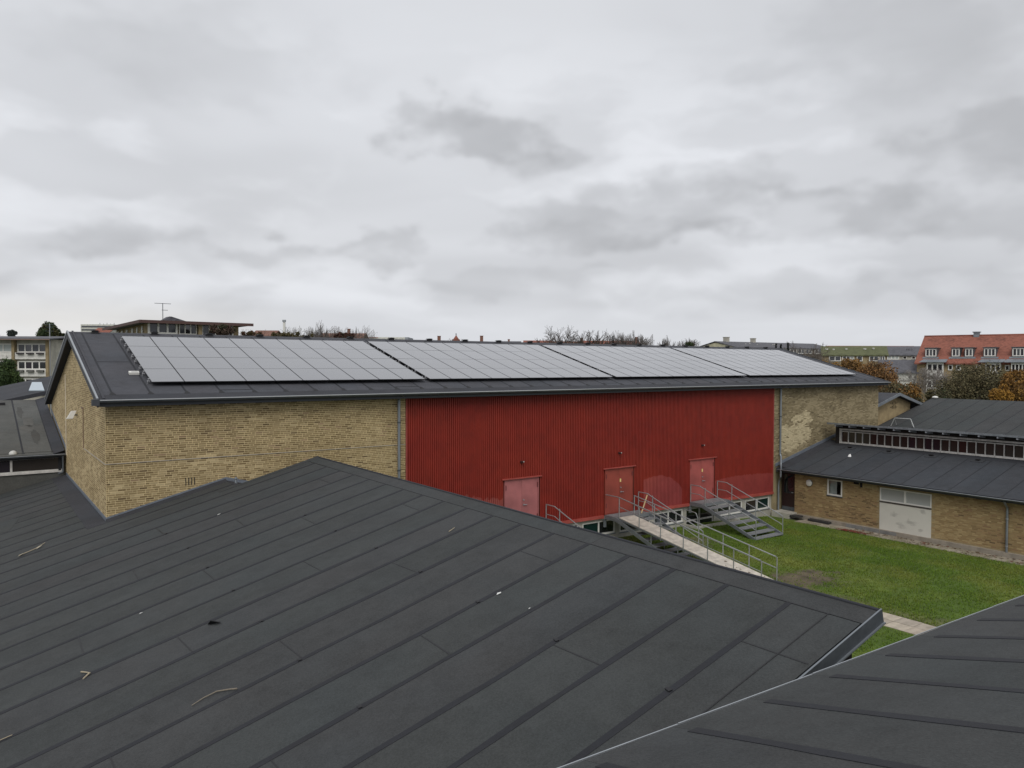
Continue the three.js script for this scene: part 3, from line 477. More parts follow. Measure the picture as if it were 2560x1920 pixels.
  // link to the hall: small ridge, the far side falling away
  part('link_roof', slab(V(6.76, aY(6.76), ZF - 0.03), V(9.6, aY(6.76) - 0.75, ZF - 0.03), V(9.6, aY(6.76) - 0.75, FZ + 0.03), V(6.76, aY(6.76), FZ + 0.03), 0.1), feltDark, annexe);
  part('upstand', [slab(onA(3.27, FZ + 0.33, 0.012), onA(6.76, FZ + 0.33, 0.012), onA(6.76, FZ + 0.03, 0.05), onA(3.27, FZ + 0.03, 0.05), 0.02), slab(onA(2.74, FZ + 0.33, 0.0125), onA(3.25, FZ + 0.33, 0.0125), onA(3.25, ZB, 0.0125), onA(2.74, ZB, 0.0125), 0.008)], feltDark, annexe);
  part('vent_cowl', [bar(V(6.95, aY(6.76) - 0.06, FZ + 0.5), V(6.95, aY(6.76) + 0.1, FZ + 0.5), 0.05, 10, 0.03), flat(new THREE.ConeGeometry(0.07, 0.06, 12).translate(6.95, aY(6.76) + 0.13, FZ + 0.5))], zinc, annexe);
  part('patch', slab(onA(-1.6, -29.6, 0.013), onA(0.95, -28.6, 0.013), onA(1.35, -30.4, 0.013), onA(-1.6, -31.6, 0.013), 0.005), feltA[3], annexe, 'triangular felt patch');
  settle(annexe, 4, 0, -14);
}
// things lying on that roof
function twig(label, pts, r, mat) {
  const g = thing('twig', label, 'twig', 'twigs lying on the foreground roof'); const W = pts.map(([x, z, h = 0]) => onA(x, z, 0.02 + r + h));
  const n = W.length; const segs = []; for (let i = 0; i < n - 1; i++) segs.push(bar(W[i], W[i + 1], r * (1 - 0.6 * i / n), 6, r * (1 - 0.6 * (i + 1) / n))); part('stem', segs, mat, g);
  settle(g, W[0].x, W[0].y, W[0].z); return g;
}
const bark = worn(0.40, 0.34, 0.24, 0.9, 0.3), barkDark = worn(0.10, 0.085, 0.065, 0.9, 0.3);
twig('forked pale twig lying on the left part of the foreground roof', [[1.47, -14.41], [1.53, -14.3], [1.58, -14.19]], 0.014, bark);
{ const g = scene.children[scene.children.length - 1]; const w = (x, z) => onA(x, z, 0.036).sub(g.position); part('fork', bar(w(1.57, -14.2), w(1.46, -14.07), 0.016, 6, 0.010), bark, g); }
twig('long thin bent twig near the lower edge of the picture', [[3.13, -11.2], [3.05, -11.29], [2.9, -11.42], [2.71, -11.42], [2.54, -11.37]], 0.013, worn(0.22, 0.19, 0.15, 0.9, 0.3));
twig('straight pale twig at the left edge of the picture', [[0.10, -13.19], [0.29, -13.18], [0.45, -13.17]], 0.009, bark);
twig('pale twig with a papery leaf near the corner of the brick hall', [[1.05, -24.61], [1.18, -24.65], [1.46, -24.77], [1.7, -25.1]], 0.016, bark);
{ const g = scene.children[scene.children.length - 1]; const w = (x, z, h = 0.03) => onA(x, z, h).sub(g.position); part('leaf', [prism([w(1.46, -24.70), w(1.62, -24.80, 0.06), w(1.50, -24.84)], V(0, 0.004, 0)), prism([w(1.02, -24.55), w(1.16, -24.60, 0.06), w(1.10, -24.70)], V(0, 0.004, 0))], plain(0.62, 0.58, 0.46, 0.8), g); }
twig('short pale twig high up near the red wall side of the roof', [[8.03, -13.35], [8.12, -13.38], [8.21, -13.42]], 0.010, bark);
{ const g = thing('felt_flap', 'curled black scrap of felt lying on the foreground roof', 'scrap'); const a = onA(3.51, -13.97, 0.02);
  part('flap', [prism([onA(3.42, -14.08, 0.02), onA(3.47, -14.02, 0.09), onA(3.58, -13.86, 0.05), onA(3.60, -13.92, 0.02), onA(3.48, -14.10, 0.02)], V(0.006, 0.012, 0))], tar, g); settle(g, a.x, a.y, a.z); }
for (const [x, z, l, s] of [[7.0, -10.05, 'white scrap of paper beside a seam on the foreground roof', 0.05], [2.67, -16.1, 'tiny white scrap left of the felt flap on the foreground roof', 0.035], [5.51, -21.36, 'white fleck on the foreground roof below the brick wall vent', 0.05], [6.97, -9.18, 'tiny pale fleck on a seam of the foreground roof', 0.02]])
  single('paper_scrap', [prism([onA(x - s, z, 0.016), onA(x + s * 0.4, z + s * 0.6, 0.026), onA(x + s, z - s * 0.3, 0.018), onA(x - s * 0.2, z - s * 0.8, 0.02)], V(0, 0.003, 0))], plain(0.7, 0.7, 0.68, 0.8), l, 'scrap', 'scraps on the foreground roof');

// ================================================================ NEAREST ROOF (lower right), sloping down away from the viewer
const nearRoof = thing('foreground_building', 'building under the nearest dark felt roof at the lower right', 'building');
{
  const d = 2 * Math.PI / 180, E = V(Math.cos(d), 0, Math.sin(d)), G = V(Math.sin(d), 0, -Math.cos(d)), t = 0.2773, R = rng(31);
  const at = (e, g, h = 0) => V(0, H - 1.95 - t * g, 0).addScaledVector(E, e).addScaledVector(G, g).add(V(0, h * 0.9637, 0)).addScaledVector(G, h * 0.267);
  const e0 = -5, e1 = 15, g0 = -4, g1 = 4.75;
  part('roof_deck', slab(at(e0, g0, -0.002), at(e1, g0, -0.002), at(e1, g1, -0.002), at(e0, g1, -0.002), 0.2), feltDark, nearRoof);
  part('wall', prism([at(e0 + 0.4, g1 - 0.6, -0.25), at(e1 - 0.4, g1 - 0.6, -0.25), at(e1 - 0.4, g1 - 0.6).setY(0), at(e0 + 0.4, g1 - 0.6).setY(0)], G.clone().multiplyScalar(-7)), darkWood, nearRoof);
  const P = 1.03, s0 = 4.92 - 10 * P; let k = 0;
  for (let e = s0; e < e1; e += P, k++) {
    const b = Math.min(e + P, e1), sh = part('roof_sheet', slab(at(e + 0.002, g0, 0.008), at(b - 0.002, g0, 0.008), at(b - 0.002, g1 - 0.02, 0.008), at(e + 0.002, g1 - 0.02, 0.008), 0.007, R() * 6, R() * 6), feltA[Math.floor(R() * 5)], nearRoof);
    const pts = [], n = 20, ph = R() * 9; for (let i = 0; i <= n; i++) { const g = g1 - 0.24 - (g1 - 0.24 - g0) * i / n; pts.push([g, e + 0.010 * Math.sin(g * 1.7 + ph), 0.058 * (0.85 + 0.4 * vnoise(g * 3, k, 5))]); }
    part('seam', prism(pts.map(([g, x, w]) => at(x - w, g, 0.014)).concat(pts.slice().reverse().map(([g, x, w]) => at(x + w, g, 0.014))), V(0, -0.006, 0)), bitumen, sh);
  }
  for (let e = e0; e < e1; e += 2) part('drip_edge', [beam(at(e + 0.004, g1, 0.012), at(Math.min(e + 2, e1) - 0.006, g1, 0.008 + (R() - 0.5) * 0.008), 0.012, 0.010), prism([at(e, g1 + 0.005, 0.0), at(e + 2, g1 + 0.005, 0.0), at(e + 2, g1 + 0.005, -0.16), at(e, g1 + 0.005, -0.16)], G.clone().multiplyScalar(-0.02))], zincPale, nearRoof);
  settle(nearRoof, 4, 0, -1);
}

// ================================================================ GROUND, LAWN, PATHS
{
  const gp = flat(new THREE.PlaneGeometry(2400, 2400).rotateX(-Math.PI / 2)); gp.translate(0, -0.75, 0);
  const gm = worn(0.10, 0.11, 0.07, 0.95, 40); const g = single('ground', gp, gm, 'ground reaching to the horizon', 'ground'); g.userData = { kind: 'structure', label: 'ground reaching to the horizon' };
  const X0 = 8.6, X1 = 36.75, Z0 = -25.46, Z1 = -1.5, nx = 56, nz = 24, pos = [], uv = [], idx = [];
  for (let j = 0; j <= nz; j++) for (let i = 0; i <= nx; i++) { const x = X0 + (X1 - X0) * i / nx, z = Z0 + (Z1 - Z0) * j / nz; pos.push(x, gy(x) + (vnoise(x * 0.7, z * 0.7, 3) - 0.5) * 0.04, z); uv.push(i / nx, j / nz); }
  for (let j = 0; j < nz; j++) for (let i = 0; i < nx; i++) { const a = j * (nx + 1) + i, b = a + 1, c = a + nx + 1, e = c + 1; idx.push(a, c, b, b, c, e); }
  const lg = new THREE.BufferGeometry(); lg.setAttribute('position', new THREE.Float32BufferAttribute(pos, 3)); lg.setAttribute('uv', new THREE.Float32BufferAttribute(uv, 2)); lg.setIndex(idx); lg.computeVertexNormals();
  globalThis.bare = (x, z) => sstep(1.0, 0.35, Math.hypot((x - 25.6) / 1.9, (z + 16.4) / 1.4) + (fbm(x * 1.6, z * 1.6, 3, 9) - 0.5) * 1.2) + 0.75 * sstep(1.0, 0.3, Math.hypot((x - 26.6) / 1.6, (z + 22.6) / 1.2) + (fbm(x * 1.3, z * 1.3, 3, 19) - 0.5) * 1.1) + 0.45 * sstep(0.9, 0.2, Math.abs(x - 24.3 - (z + 12) * 0.02) / 1.2 + (fbm(x, z, 3, 29) - 0.5));
  const lt = tex(1024, 1024, (u, v, i, j) => {
    const x = X0 + u * (X1 - X0), z = Z0 + v * (Z1 - Z0), n = fbm(x * 0.55, z * 0.55, 4, 3), m = fbm(x * 2.6, z * 2.6, 4, 13), f = hash2(i, j, 3);
    const k = 0.55 + n * 0.55 + (m - 0.5) * 0.6 + (f - 0.5) * 0.35, y = clamp((n - 0.38) * 2.2); let c = [0.082 + 0.042 * y, 0.140 + 0.014 * y, 0.013 + 0.012 * y].map((q) => q * k);
    const b = clamp(bare(x, z)); const soil = 0.7 + (m - 0.5) * 0.9 + (f - 0.5) * 0.3; return c.map((q, w) => q + ([0.15, 0.122, 0.075][w] * soil - q) * b);
  });
  const lawn = single('lawn', lg, new THREE.MeshStandardMaterial({ map: lt, roughness: 1 }), 'mown lawn in the courtyard', 'lawn'); lawn.userData = { kind: 'structure', label: 'worn green courtyard lawn' };
  // grass blades
  const bl = new THREE.BufferGeometry(); { const p = []; for (const [a, l, w, b] of [[0, 0.075, 0.012, 0.03], [2.1, 0.06, 0.012, 0.04], [4.2, 0.085, 0.011, 0.035]]) { const c = Math.cos(a), s = Math.sin(a); p.push(-w * s, 0, w * c, w * s, 0, -w * c, b * c, l, b * s); } bl.setAttribute('position', new THREE.Float32BufferAttribute(p, 3)); bl.computeVertexNormals(); bl.setAttribute('uv', new THREE.Float32BufferAttribute(new Array(p.length / 3 * 2).fill(0), 2)); }
  const R = rng(99), mats = [], cols = [], q = new THREE.Quaternion(), M = new THREE.Matrix4();
  while (mats.length < 90000) {
    const x = 15 + R() * (36.0 - 15), z = -25.3 + R() * 21; if (x > 35.35 && z < -23) continue; if (x > 22.85 && x < 24.15 && z > -17) continue; if (R() < clamp(bare(x, z)) * 0.85) continue;
    const s = 0.5 + R() * 0.7; q.setFromAxisAngle(V(0, 1, 0), R() * 6.3); mats.push(new THREE.Matrix4().compose(V(x, gy(x) - 0.01, z), q, V(s * 1.2, s, s * 1.2)));
    const n = fbm(x * 0.55, z * 0.55, 3, 3), y = clamp((n - 0.38) * 2.2 + (R() - 0.5) * 0.6), k = 0.75 + R() * 0.6; cols.push([(0.100 + 0.062 * y) * k, (0.172 + 0.016 * y) * k, (0.012 + 0.014 * y) * k]);
  }
  const im = setup(new THREE.InstancedMesh(bl, new THREE.MeshStandardMaterial({ color: 0xffffff, roughness: 0.9, side: THREE.DoubleSide }), mats.length)); mats.forEach((m, i) => { im.setMatrixAt(i, m); im.setColorAt(i, lin(...cols[i])); });
  im.name = 'grass'; im.userData = { label: 'short grass blades covering the courtyard lawn', category: 'grass', kind: 'stuff' }; scene.add(im);
  // path of concrete slabs from the foot of the ramp
  const slabM = [worn(0.42, 0.36, 0.29, 0.9, 0.9), worn(0.38, 0.33, 0.27, 0.9, 0.9), worn(0.46, 0.40, 0.32, 0.9, 0.9)];
  const path = new THREE.Group(); path.name = 'path'; path.userData = { kind: 'structure', label: 'path of pale concrete slabs beside the lawn' }; scene.add(path);
  for (let z = -17.0; z < -6; z += 0.62) for (const x of [22.92, 23.53]) { const dy = R() * 0.008, y = gy(x) + 0.028 + dy; part('paver', box(x + R() * 0.012, x + 0.595, y - 0.06, y, z, z + 0.60 + R() * 0.012), slabM[Math.floor(R() * 3)], path); }
  settle(path, 23.5, 0, -11.5);
  const kerb = new THREE.Group(); kerb.name = 'pavement'; kerb.userData = { kind: 'structure', label: 'strip of mossy slabs along the right wing' }; scene.add(kerb);
  const moss = [worn(0.30, 0.265, 0.205, 0.95, 0.7), worn(0.35, 0.31, 0.245, 0.95, 0.7), worn(0.26, 0.23, 0.17, 0.95, 0.7)];
  for (let z = -23.6; z < -6; z += 0.63) for (const [x, w] of [[35.62, 0.50], [36.14, 0.48]]) { const y = gy(x) + 0.03 + R() * 0.012; part('paver', box(x + R() * 0.02, x + w, y - 0.07, y, z, z + 0.605), moss[Math.floor(R() * 3)], kerb); }
  part('bed', box(35.5, 36.74, -0.45, gy(35.6) - 0.012, -24.3, -6), plain(0.05, 0.045, 0.03, 1), kerb);
  settle(kerb, 36.1, -0.3, -15);
  // fallen leaves on the slabs
  const lp = [], lc = []; for (let i = 0; i < 520; i++) { const a = R(); let x, z; if (a < 0.45) { x = 35.55 + R() * 0.45; z = -21.3 + (R() + R()) * 0.9; } else { x = 35.6 + Math.pow(R(), 0.5) * 1.05; z = -21 + R() * 13; } const s = 0.025 + R() * 0.035, y = gy(x) + 0.055 + R() * 0.02, b = R() * 6; const c = R() < (a < 0.45 ? 0.7 : 0.15) ? [0.17, 0.035, 0.02] : [0.09, 0.055, 0.025]; for (const k of [0, 1, 2, 0, 2, 3]) { const an = b + k * 1.57; lp.push(x + Math.cos(an) * s, y + Math.sin(an * 2) * 0.012, z + Math.sin(an) * s * 1.3); lc.push(...c); } }
  const fg = new THREE.BufferGeometry(); fg.setAttribute('position', new THREE.Float32BufferAttribute(lp, 3)); fg.setAttribute('color', new THREE.Float32BufferAttribute(lc, 3)); fg.computeVertexNormals();
  single('fallen_leaves', fg, new THREE.MeshStandardMaterial({ vertexColors: true, roughness: 0.9, side: THREE.DoubleSide }), 'fallen red and brown leaves along the right wing', 'leaves', null, 'stuff');
}

// ================================================================ STEEL STEPS AND RAMP
function steps(x0, x1, label, opt = {}) {
  const g = thing('steel_steps', label, 'steps', 'steel steps up to the hall doors');
  const top = 1.2, zw = FZ + 0.1, zp = -24.55, zf = -21.38, n = 7, rise = top / n, run = (zf - zp) / n, ys = (z) => top - (z - zp) / (zf - zp) * top;
  part('platform', [box(x0, x1, top - 0.045, top, zw, zp), box(x0, x1, top - 0.16, top - 0.05, zp - 0.04, zp - 0.002)], grate, g);
  for (let i = 1; i < n; i++) part('tread', box(x0 + 0.03, x1 - 0.03, top - i * rise - 0.04, top - i * rise, zp + (i - 1) * run + 0.10, zp + i * run + 0.04), grate, g);
  part('tread', box(x0 + 0.03, x1 - 0.03, 0.012, 0.05, zf - 0.36, zf + 0.02), grate, g, 'lowest tread resting on the lawn');
  for (const x of [x0, x1]) {
    part('stringer', [prism([V(x - 0.025, top, zw), V(x - 0.025, top, zp), V(x - 0.025, 0.06, zf), V(x - 0.025, -0.08, zf), V(x - 0.025, top - 0.18, zp - 0.02), V(x - 0.025, top - 0.18, zw)], V(0.05, 0, 0))], zinc, g);
    part('bracket', [box(x - 0.05, x + 0.05, top - 0.55, top - 0.18, zw - 0.06, zw + 0.04)], zinc, g);
    if (opt.noLeft && x === x0) continue;
    const hr = 0.86, kz = zp - 0.12, bend = [V(x, top + hr, zw + 0.02), V(x, top + hr, kz - 0.12), V(x, top + hr - 0.01, kz), V(x, top + hr - 0.06, kz + 0.12), V(x, ys(zf - 0.25) + hr + 0.02, zf - 0.25), V(x, hr + 0.02, zf - 0.02)];
    part('handrail', pipe(bend, 0.024, 8, 60), steel, g); part('mid_rail', pipe(bend.map((p) => p.clone().add(V(0, -0.42, 0))), 0.018, 8, 60), steel, g);
    for (const [z, yb, yt] of [[zw + 0.02, top, top + hr], [zp + 0.18, ys(zp + 0.18), ys(zp + 0.18) + hr + 0.02], [zp + 1.62, ys(zp + 1.62), ys(zp + 1.62) + hr + 0.02], [zf - 0.02, 0.02, hr + 0.02]]) part('post', bar(V(x, yb - 0.08, z), V(x, yt, z), 0.022), steel, g);
  }
  settle(g, (x0 + x1) / 2, 0, -23.3); return g;
}
steps(17.95, 20.05, 'steel steps mostly hidden behind the foreground roof, only the right handrail showing');
steps(23.5, 25.62, 'steel steps under the wooden ramp at the middle door', { noLeft: true });
steps(29.3, 31.35, 'steel steps with open treads at the far right door');
{
  const g = thing('ramp', 'pale plywood ramp with steel railings leading down from the middle door', 'ramp');
  const k = 0.165, z0 = -24.42, z1 = -16.95, xa = 23.52, xb = 24.46, ry = (z) => 1.235 - k * (z - z0), ply = [worn(0.50, 0.45, 0.385, 0.8, 0.8), worn(0.54, 0.49, 0.42, 0.8, 0.8), worn(0.58, 0.53, 0.46, 0.8, 0.8)];
  const zs = [z0, -22.6, -20.2, -18.1, z1];
  for (let i = 0; i < 4; i++) part('board', prism([V(xa, ry(zs[i]), zs[i] + 0.004), V(xb, ry(zs[i]), zs[i] + 0.004), V(xb, ry(zs[i + 1]), zs[i + 1]), V(xa, ry(zs[i + 1]), zs[i + 1])].reverse(), V(0, -0.025, 0), i * 0.7), ply[Math.min(i, 2)], g, i === 3 ? 'worn lowest board with dirt marks' : undefined);
  const dirt = plain(0.12, 0.09, 0.06, 1), R = rng(7);
  for (let i = 0; i < 16; i++) { const z = -17.1 - Math.pow(R(), 1.6) * 2.0, x = xa + 0.1 + R() * 0.75, s = 0.02 + R() * 0.05; part('dirt', prism([V(x - s, ry(z) + 0.003 - k * 0, z), V(x + s * 0.7, ry(z + s) + 0.004, z + s), V(x + s, ry(z - s) + 0.004, z - s * 0.6), V(x, ry(z - s) + 0.004, z - s)], V(0, -0.002, 0)), dirt, g); }
  for (const x of [xa, xb]) {
    part('side_beam', beam(V(x, ry(z0) - 0.07, z0), V(x, ry(z1) - 0.06, z1), 0.035, 0.07), zinc, g);
    const hr = 0.90; part('handrail', pipe([V(x, ry(z0) + hr, z0 - (x === xa ? 0.85 : 0)), V(x, ry(z0) + hr, z0 - 0.05), V(x, ry(z0 + 0.4) + hr, z0 + 0.4), V(x, ry(z1) + hr, z1)], 0.024, 8, 50), steel, g);
    part('mid_rail', beam(V(x, ry(z0) + hr - 0.42, z0), V(x, ry(z1) + hr - 0.42, z1), 0.03, 0.03), steel, g);
    for (let i = 0; i < 7; i++) { const z = -24.4 + i * 1.247; part('post', bar(V(x, ry(z) - 0.14, z), V(x, ry(z) + hr, z), 0.022), steel, g); }
    for (const z of [-22.5, -21.0, -19.6, -18.4]) part('leg', bar(V(x + (x === xa ? 0.06 : -0.06), -0.1, z), V(x + (x === xa ? 0.06 : -0.06), ry(z) - 0.03, z), 0.024), steel, g);
  }
  settle(g, 24, 0, -20.7);
  single('wooden_batten', beam(V(25.15, 1.22, -24.62), V(25.34, 2.06, -24.45), 0.10, 0.05), worn(0.66, 0.50, 0.27, 0.8, 0.4), 'light wooden batten leaning against the railing by the middle door', 'batten');
}

// ================================================================ RIGHT WING WITH CLERESTORY
const WX = 36.8, WZ0 = -25.32, WZ1 = -8.0;
const wing = thing('classroom_wing', 'low brick wing with clerestory windows above a dark lower roof', 'building');
{
  const R = rng(51), WT = 2.26, GY = -0.35;
  const palG = [[0.300, 0.208, 0.098], [0.258, 0.174, 0.080], [0.350, 0.252, 0.122], [0.420, 0.312, 0.156], [0.200, 0.132, 0.062], [0.150, 0.100, 0.050], [0.270, 0.166, 0.088], [0.325, 0.220, 0.108]];
  const holes = [[-25.32, -24.40, -0.35, WT], [-22.46, -21.62, 1.22, 2.06], [-19.62, -17.13, -0.10, 2.0]];
  const face = (z, y) => V(WX, y, z);
  const hp = holes.slice(1).map(([a, b, c, d]) => [face(a, c), face(b, c), face(b, d), face(a, d)]);
  const wl = part('wall', prism([face(WZ1, GY), face(WZ1, WT), face(-24.4, WT), face(-24.4, GY)], V(0.3, 0, 0), 0, 0, hp), worn(0.32, 0.25, 0.14, 0.95, 2), wing);
  brickwork(wl, V(WX, GY, -24.4), V(0, 0, 1), V(-1, 0, 0), WZ1 + 24.4, 0.27, WT - GY, (u, v) => { const z = -24.4 + u, y = GY + v; return !holes.slice(1).some(([a, b, c, d]) => z > a - 0.09 && z < b + 0.09 && y > c - 0.02 && y < d + 0.02) && !(z > -20.9 && z < -20.55 && y > 1.9 && y < 2.1); }, palG,
    (u, v, r) => { const n = fbm(u * 0.8, v * 1.5, 4, 97) - 0.5; const k = r * 0.8 + n * 1.3 + 0.05; return k < 0.15 ? 3 : k < 0.32 ? 2 : k < 0.5 ? 0 : k < 0.66 ? 7 : k < 0.80 ? 1 : k < 0.9 ? 6 : r > 0.9 ? 5 : 4; }, 220, (u, v) => v > 0.3 && u < 11.4 && u > 0, 8);
  part('plinth', box(WX - 0.14, WX - 0.002, GY - 0.25, -0.08, -24.2, WZ1), worn(0.31, 0.275, 0.225, 0.95, 1.3), wing);
  for (const [z, l] of [[-21.3, 0.9], [-20.35, 0.8], [-19.5, 0.8]]) part('plinth_block', box(WX - 0.165, WX - 0.142, GY - 0.03, -0.10, z, z + l), worn(0.21, 0.21, 0.205, 0.9), wing);
  part('doorway', [box(WX + 0.25, WX + 0.28, -0.3, WT, -25.30, -24.42), box(WX, WX + 0.28, WT - 0.1, WT, -25.30, -24.42)], black, wing);
  const dr = part('door', [box(WX + 0.10, WX + 0.15, 0.0, 0.95, -25.26, -24.44), box(WX + 0.10, WX + 0.15, 0.95, 2.1, -25.26, -25.14), box(WX + 0.10, WX + 0.15, 0.95, 2.1, -24.56, -24.44), box(WX + 0.10, WX + 0.15, 2.0, 2.1, -25.14, -24.56)], plain(0.022, 0.008, 0.008, 0.5), wing, 'dark brown glazed door');
  part('pane', box(WX + 0.12, WX + 0.13, 0.95, 2.0, -25.14, -24.56), glass, dr); part('handle', bar(V(WX + 0.05, 1.02, -24.5), V(WX + 0.05, 1.02, -24.62), 0.015), zincPale, dr); part('kick_plate', box(WX + 0.085, WX + 0.098, 0.01, 0.2, -25.24, -24.46), zincDark, dr);
  part('doorstep', [box(WX - 0.75, WX + 0.3, GY - 0.2, -0.02, -25.33, -24.25)], concrete, wing); part('foot_grate', box(WX - 0.7, WX - 0.25, -0.16, -0.08, -24.22, -23.7), plain(0.04, 0.04, 0.04, 0.7), wing); part('foot_grate', box(WX - 0.45, WX - 0.16, -0.24, -0.15, -23.3, -22.1), plain(0.035, 0.035, 0.035, 0.7), wing);
  // round lamp
  const lp = part('bulkhead_lamp', flat(new THREE.CylinderGeometry(0.185, 0.19, 0.06, 28).rotateZ(Math.PI / 2).translate(WX - 0.035, 1.71, -23.5)), plain(0.2, 0.2, 0.2), wing); part('lens', flat(new THREE.SphereGeometry(0.18, 24, 12).scale(0.35, 1, 1).translate(WX - 0.06, 1.71, -23.5)), plain(0.72, 0.71, 0.66, 0.4), lp);
  const frameX = (a, b, c, d, f, hs, mat, x) => prism([V(x, c, b), V(x, d, b), V(x, d, a), V(x, c, a)], V(0.07, 0, 0), 0, 0, hs.map(([p, q, r, s]) => [V(x, r, p), V(x, s, p), V(x, s, q), V(x, r, q)].reverse()));
  { const [a, b, c, d] = holes[1]; const w = part('window', frameX(a, b, c, d, 0.06, [[a + 0.07, b - 0.07, c + 0.07, d - 0.07]], white, WX - 0.015), white, wing); part('pane', box(WX + 0.03, WX + 0.036, c + 0.07, d - 0.07, a + 0.07, b - 0.07), new THREE.MeshPhysicalMaterial({ color: lin(1, 1, 1), transmission: 1, thickness: 0, roughness: 0.02, ior: 1.5 }), w); part('curtain', box(WX + 0.2, WX + 0.22, c, d, a + 0.02, a + 0.42), curtain, w); part('sill', box(WX - 0.05, WX + 0.05, c - 0.05, c - 0.003, a - 0.03, b + 0.03), zincDark, w); part('room', box(WX + 0.9, WX + 0.95, c - 0.4, d + 0.1, a - 0.4, b + 0.4), interior, w); }
  { const [a, b, , d] = holes[2], c = 1.34, m = (a + b) / 2; const w = part('window', frameX(a, b, c, d, 0.06, [[a + 0.05, m - 0.05, c + 0.05, d - 0.05], [m + 0.05, b - 0.06, c + 0.06, d - 0.06]], white, WX - 0.01), white, wing, 'pair of frosted windows above the white panel');
    const frost = plain(0.40, 0.41, 0.40, 0.35); part('pane', box(WX + 0.03, WX + 0.036, c + 0.05, d - 0.05, a + 0.05, m - 0.05), frost, w); part('pane', box(WX + 0.03, WX + 0.036, c + 0.06, d - 0.06, m + 0.05, b - 0.06), frost, w); part('sill', box(WX - 0.03, WX + 0.05, c - 0.075, c - 0.004, a, b), plain(0.07, 0.06, 0.055, 0.6), w);
    const spots = [[0.24, 0.62, 0.05, 0.10], [0.57, 0.70, 0.035, 0.05], [0.70, 0.68, 0.03, 0.09], [0.33, 0.30, 0.06, 0.08], [0.14, 0.42, 0.07, 0.10], [0.66, 0.36, 0.07, 0.10], [0.74, 0.20, 0.04, 0.06], [0.48, 0.84, 0.04, 0.05], [0.12, 0.80, 0.03, 0.05], [0.62, 0.12, 0.06, 0.05]];
    const bt = tex(512, 512, (u, v, i, j) => { const n = fbm(u * 5, v * 4, 4, 5), w = fbm(u * 22, v * 14, 4, 8); let k = 1 - 0.14 * (1 - n) - 0.05 * (hash2(i, j, 2) - 0.5), st = 0; for (const [a, b, p, q] of spots) st += sstep(1.3, 0.1, Math.hypot((u - a) / p, (v - b) / q) + (w - 0.5) * 1.8) * 0.26; k -= Math.min(0.34, st); return [k * 0.66, k * 0.645, k * 0.585]; });
    const bp = prism([V(WX - 0.012, -0.10, b), V(WX - 0.012, c - 0.076, b), V(WX - 0.012, c - 0.076, a), V(WX - 0.012, -0.10, a)].reverse(), V(0.04, 0, 0)); const t2 = bt.clone(); t2.repeat.set(1 / 2.49, 1 / 2.49); t2.needsUpdate = true; part('infill_panel', bp, new THREE.MeshStandardMaterial({ map: t2, roughness: 0.75 }), wing, 'white rendered panel with grey stains'); }
  part('plaster_patch', box(WX - 0.006, WX - 0.001, 1.86, 2.14, -20.52, -19.75), worn(0.38, 0.30, 0.16, 0.9, 0.5), wing); part('wall_slot', [box(WX - 0.01, WX - 0.004, 1.98, 2.2, -21.0, -20.72), box(WX - 0.01, WX - 0.004, 1.86, 2.1, -20.66, -20.53)], black, wing);
  // lower roof
  const wy = (x) => H - 5.80 + 0.23 * (x - 36.4), WTt = Math.atan(0.23), wn = V(-Math.sin(WTt), Math.cos(WTt), 0), onW = (x, z, h = 0) => V(x, wy(x), z).addScaledVector(wn, h);
  const CX = 41.49, RX = 36.42;
  part('roof_deck', prism([onW(RX, WZ0 + 0.0), onW(CX + 0.2, WZ0), onW(CX + 0.2, WZ0, -0.15), onW(RX, WZ0, -0.15)].reverse(), V(0, 0, WZ1 - WZ0)), feltDark, wing);
  const P = 1.09; let z = -18.41 - 7 * P;
  for (; z < WZ1; z += P) {
    const a = Math.max(z, WZ0 + 0.01), b = Math.min(z + P, WZ1); if (b - a < 0.1) continue;
    const sh = part('roof_sheet', slab(onW(RX + 0.18, b - 0.003, 0.008), onW(CX - 0.5, b - 0.003, 0.008), onW(CX - 0.5, a, 0.008), onW(RX + 0.18, a, 0.008), 0.006, R() * 6, R() * 6), feltWing[Math.floor(R() * 3)], wing);
    if (a > WZ0 + 0.1) { part('seam', slab(onW(RX + 0.16, a + 0.022, 0.012), onW(CX - 0.5, a + 0.022, 0.012), onW(CX - 0.5, a - 0.022, 0.012), onW(RX + 0.16, a - 0.022, 0.012), 0.004), bitumen, sh); part('seam_end', prism([onW(RX + 0.1, a + 0.07, 0.014), onW(RX + 0.22, a + 0.02, 0.03), onW(RX + 0.22, a - 0.05, 0.03), onW(RX + 0.1, a - 0.07, 0.014)].reverse(), V(0, -0.01, 0)), tar, sh); }
  }
  part('eave_band', slab(onW(RX, WZ1, 0.011), onW(RX + 0.178, WZ1, 0.011), onW(RX + 0.178, WZ0, 0.011), onW(RX, WZ0, 0.011), 0.01), feltWing[0], wing);
  part('upstand', [slab(onW(CX - 0.498, WZ1, 0.011), onW(CX + 0.02, WZ1, 0.011), onW(CX + 0.02, WZ0 + 0.5, 0.011), onW(CX - 0.498, WZ0 + 0.5, 0.011), 0.01), slab(onW(RX + 0.18, WZ0 + 0.55, 0.013), onW(CX + 0.2, WZ0 + 0.55, 0.013), onW(CX + 0.2, WZ0 + 0.02, 0.12), onW(RX + 0.18, WZ0 + 0.02, 0.12), 0.02)], feltDark, wing);
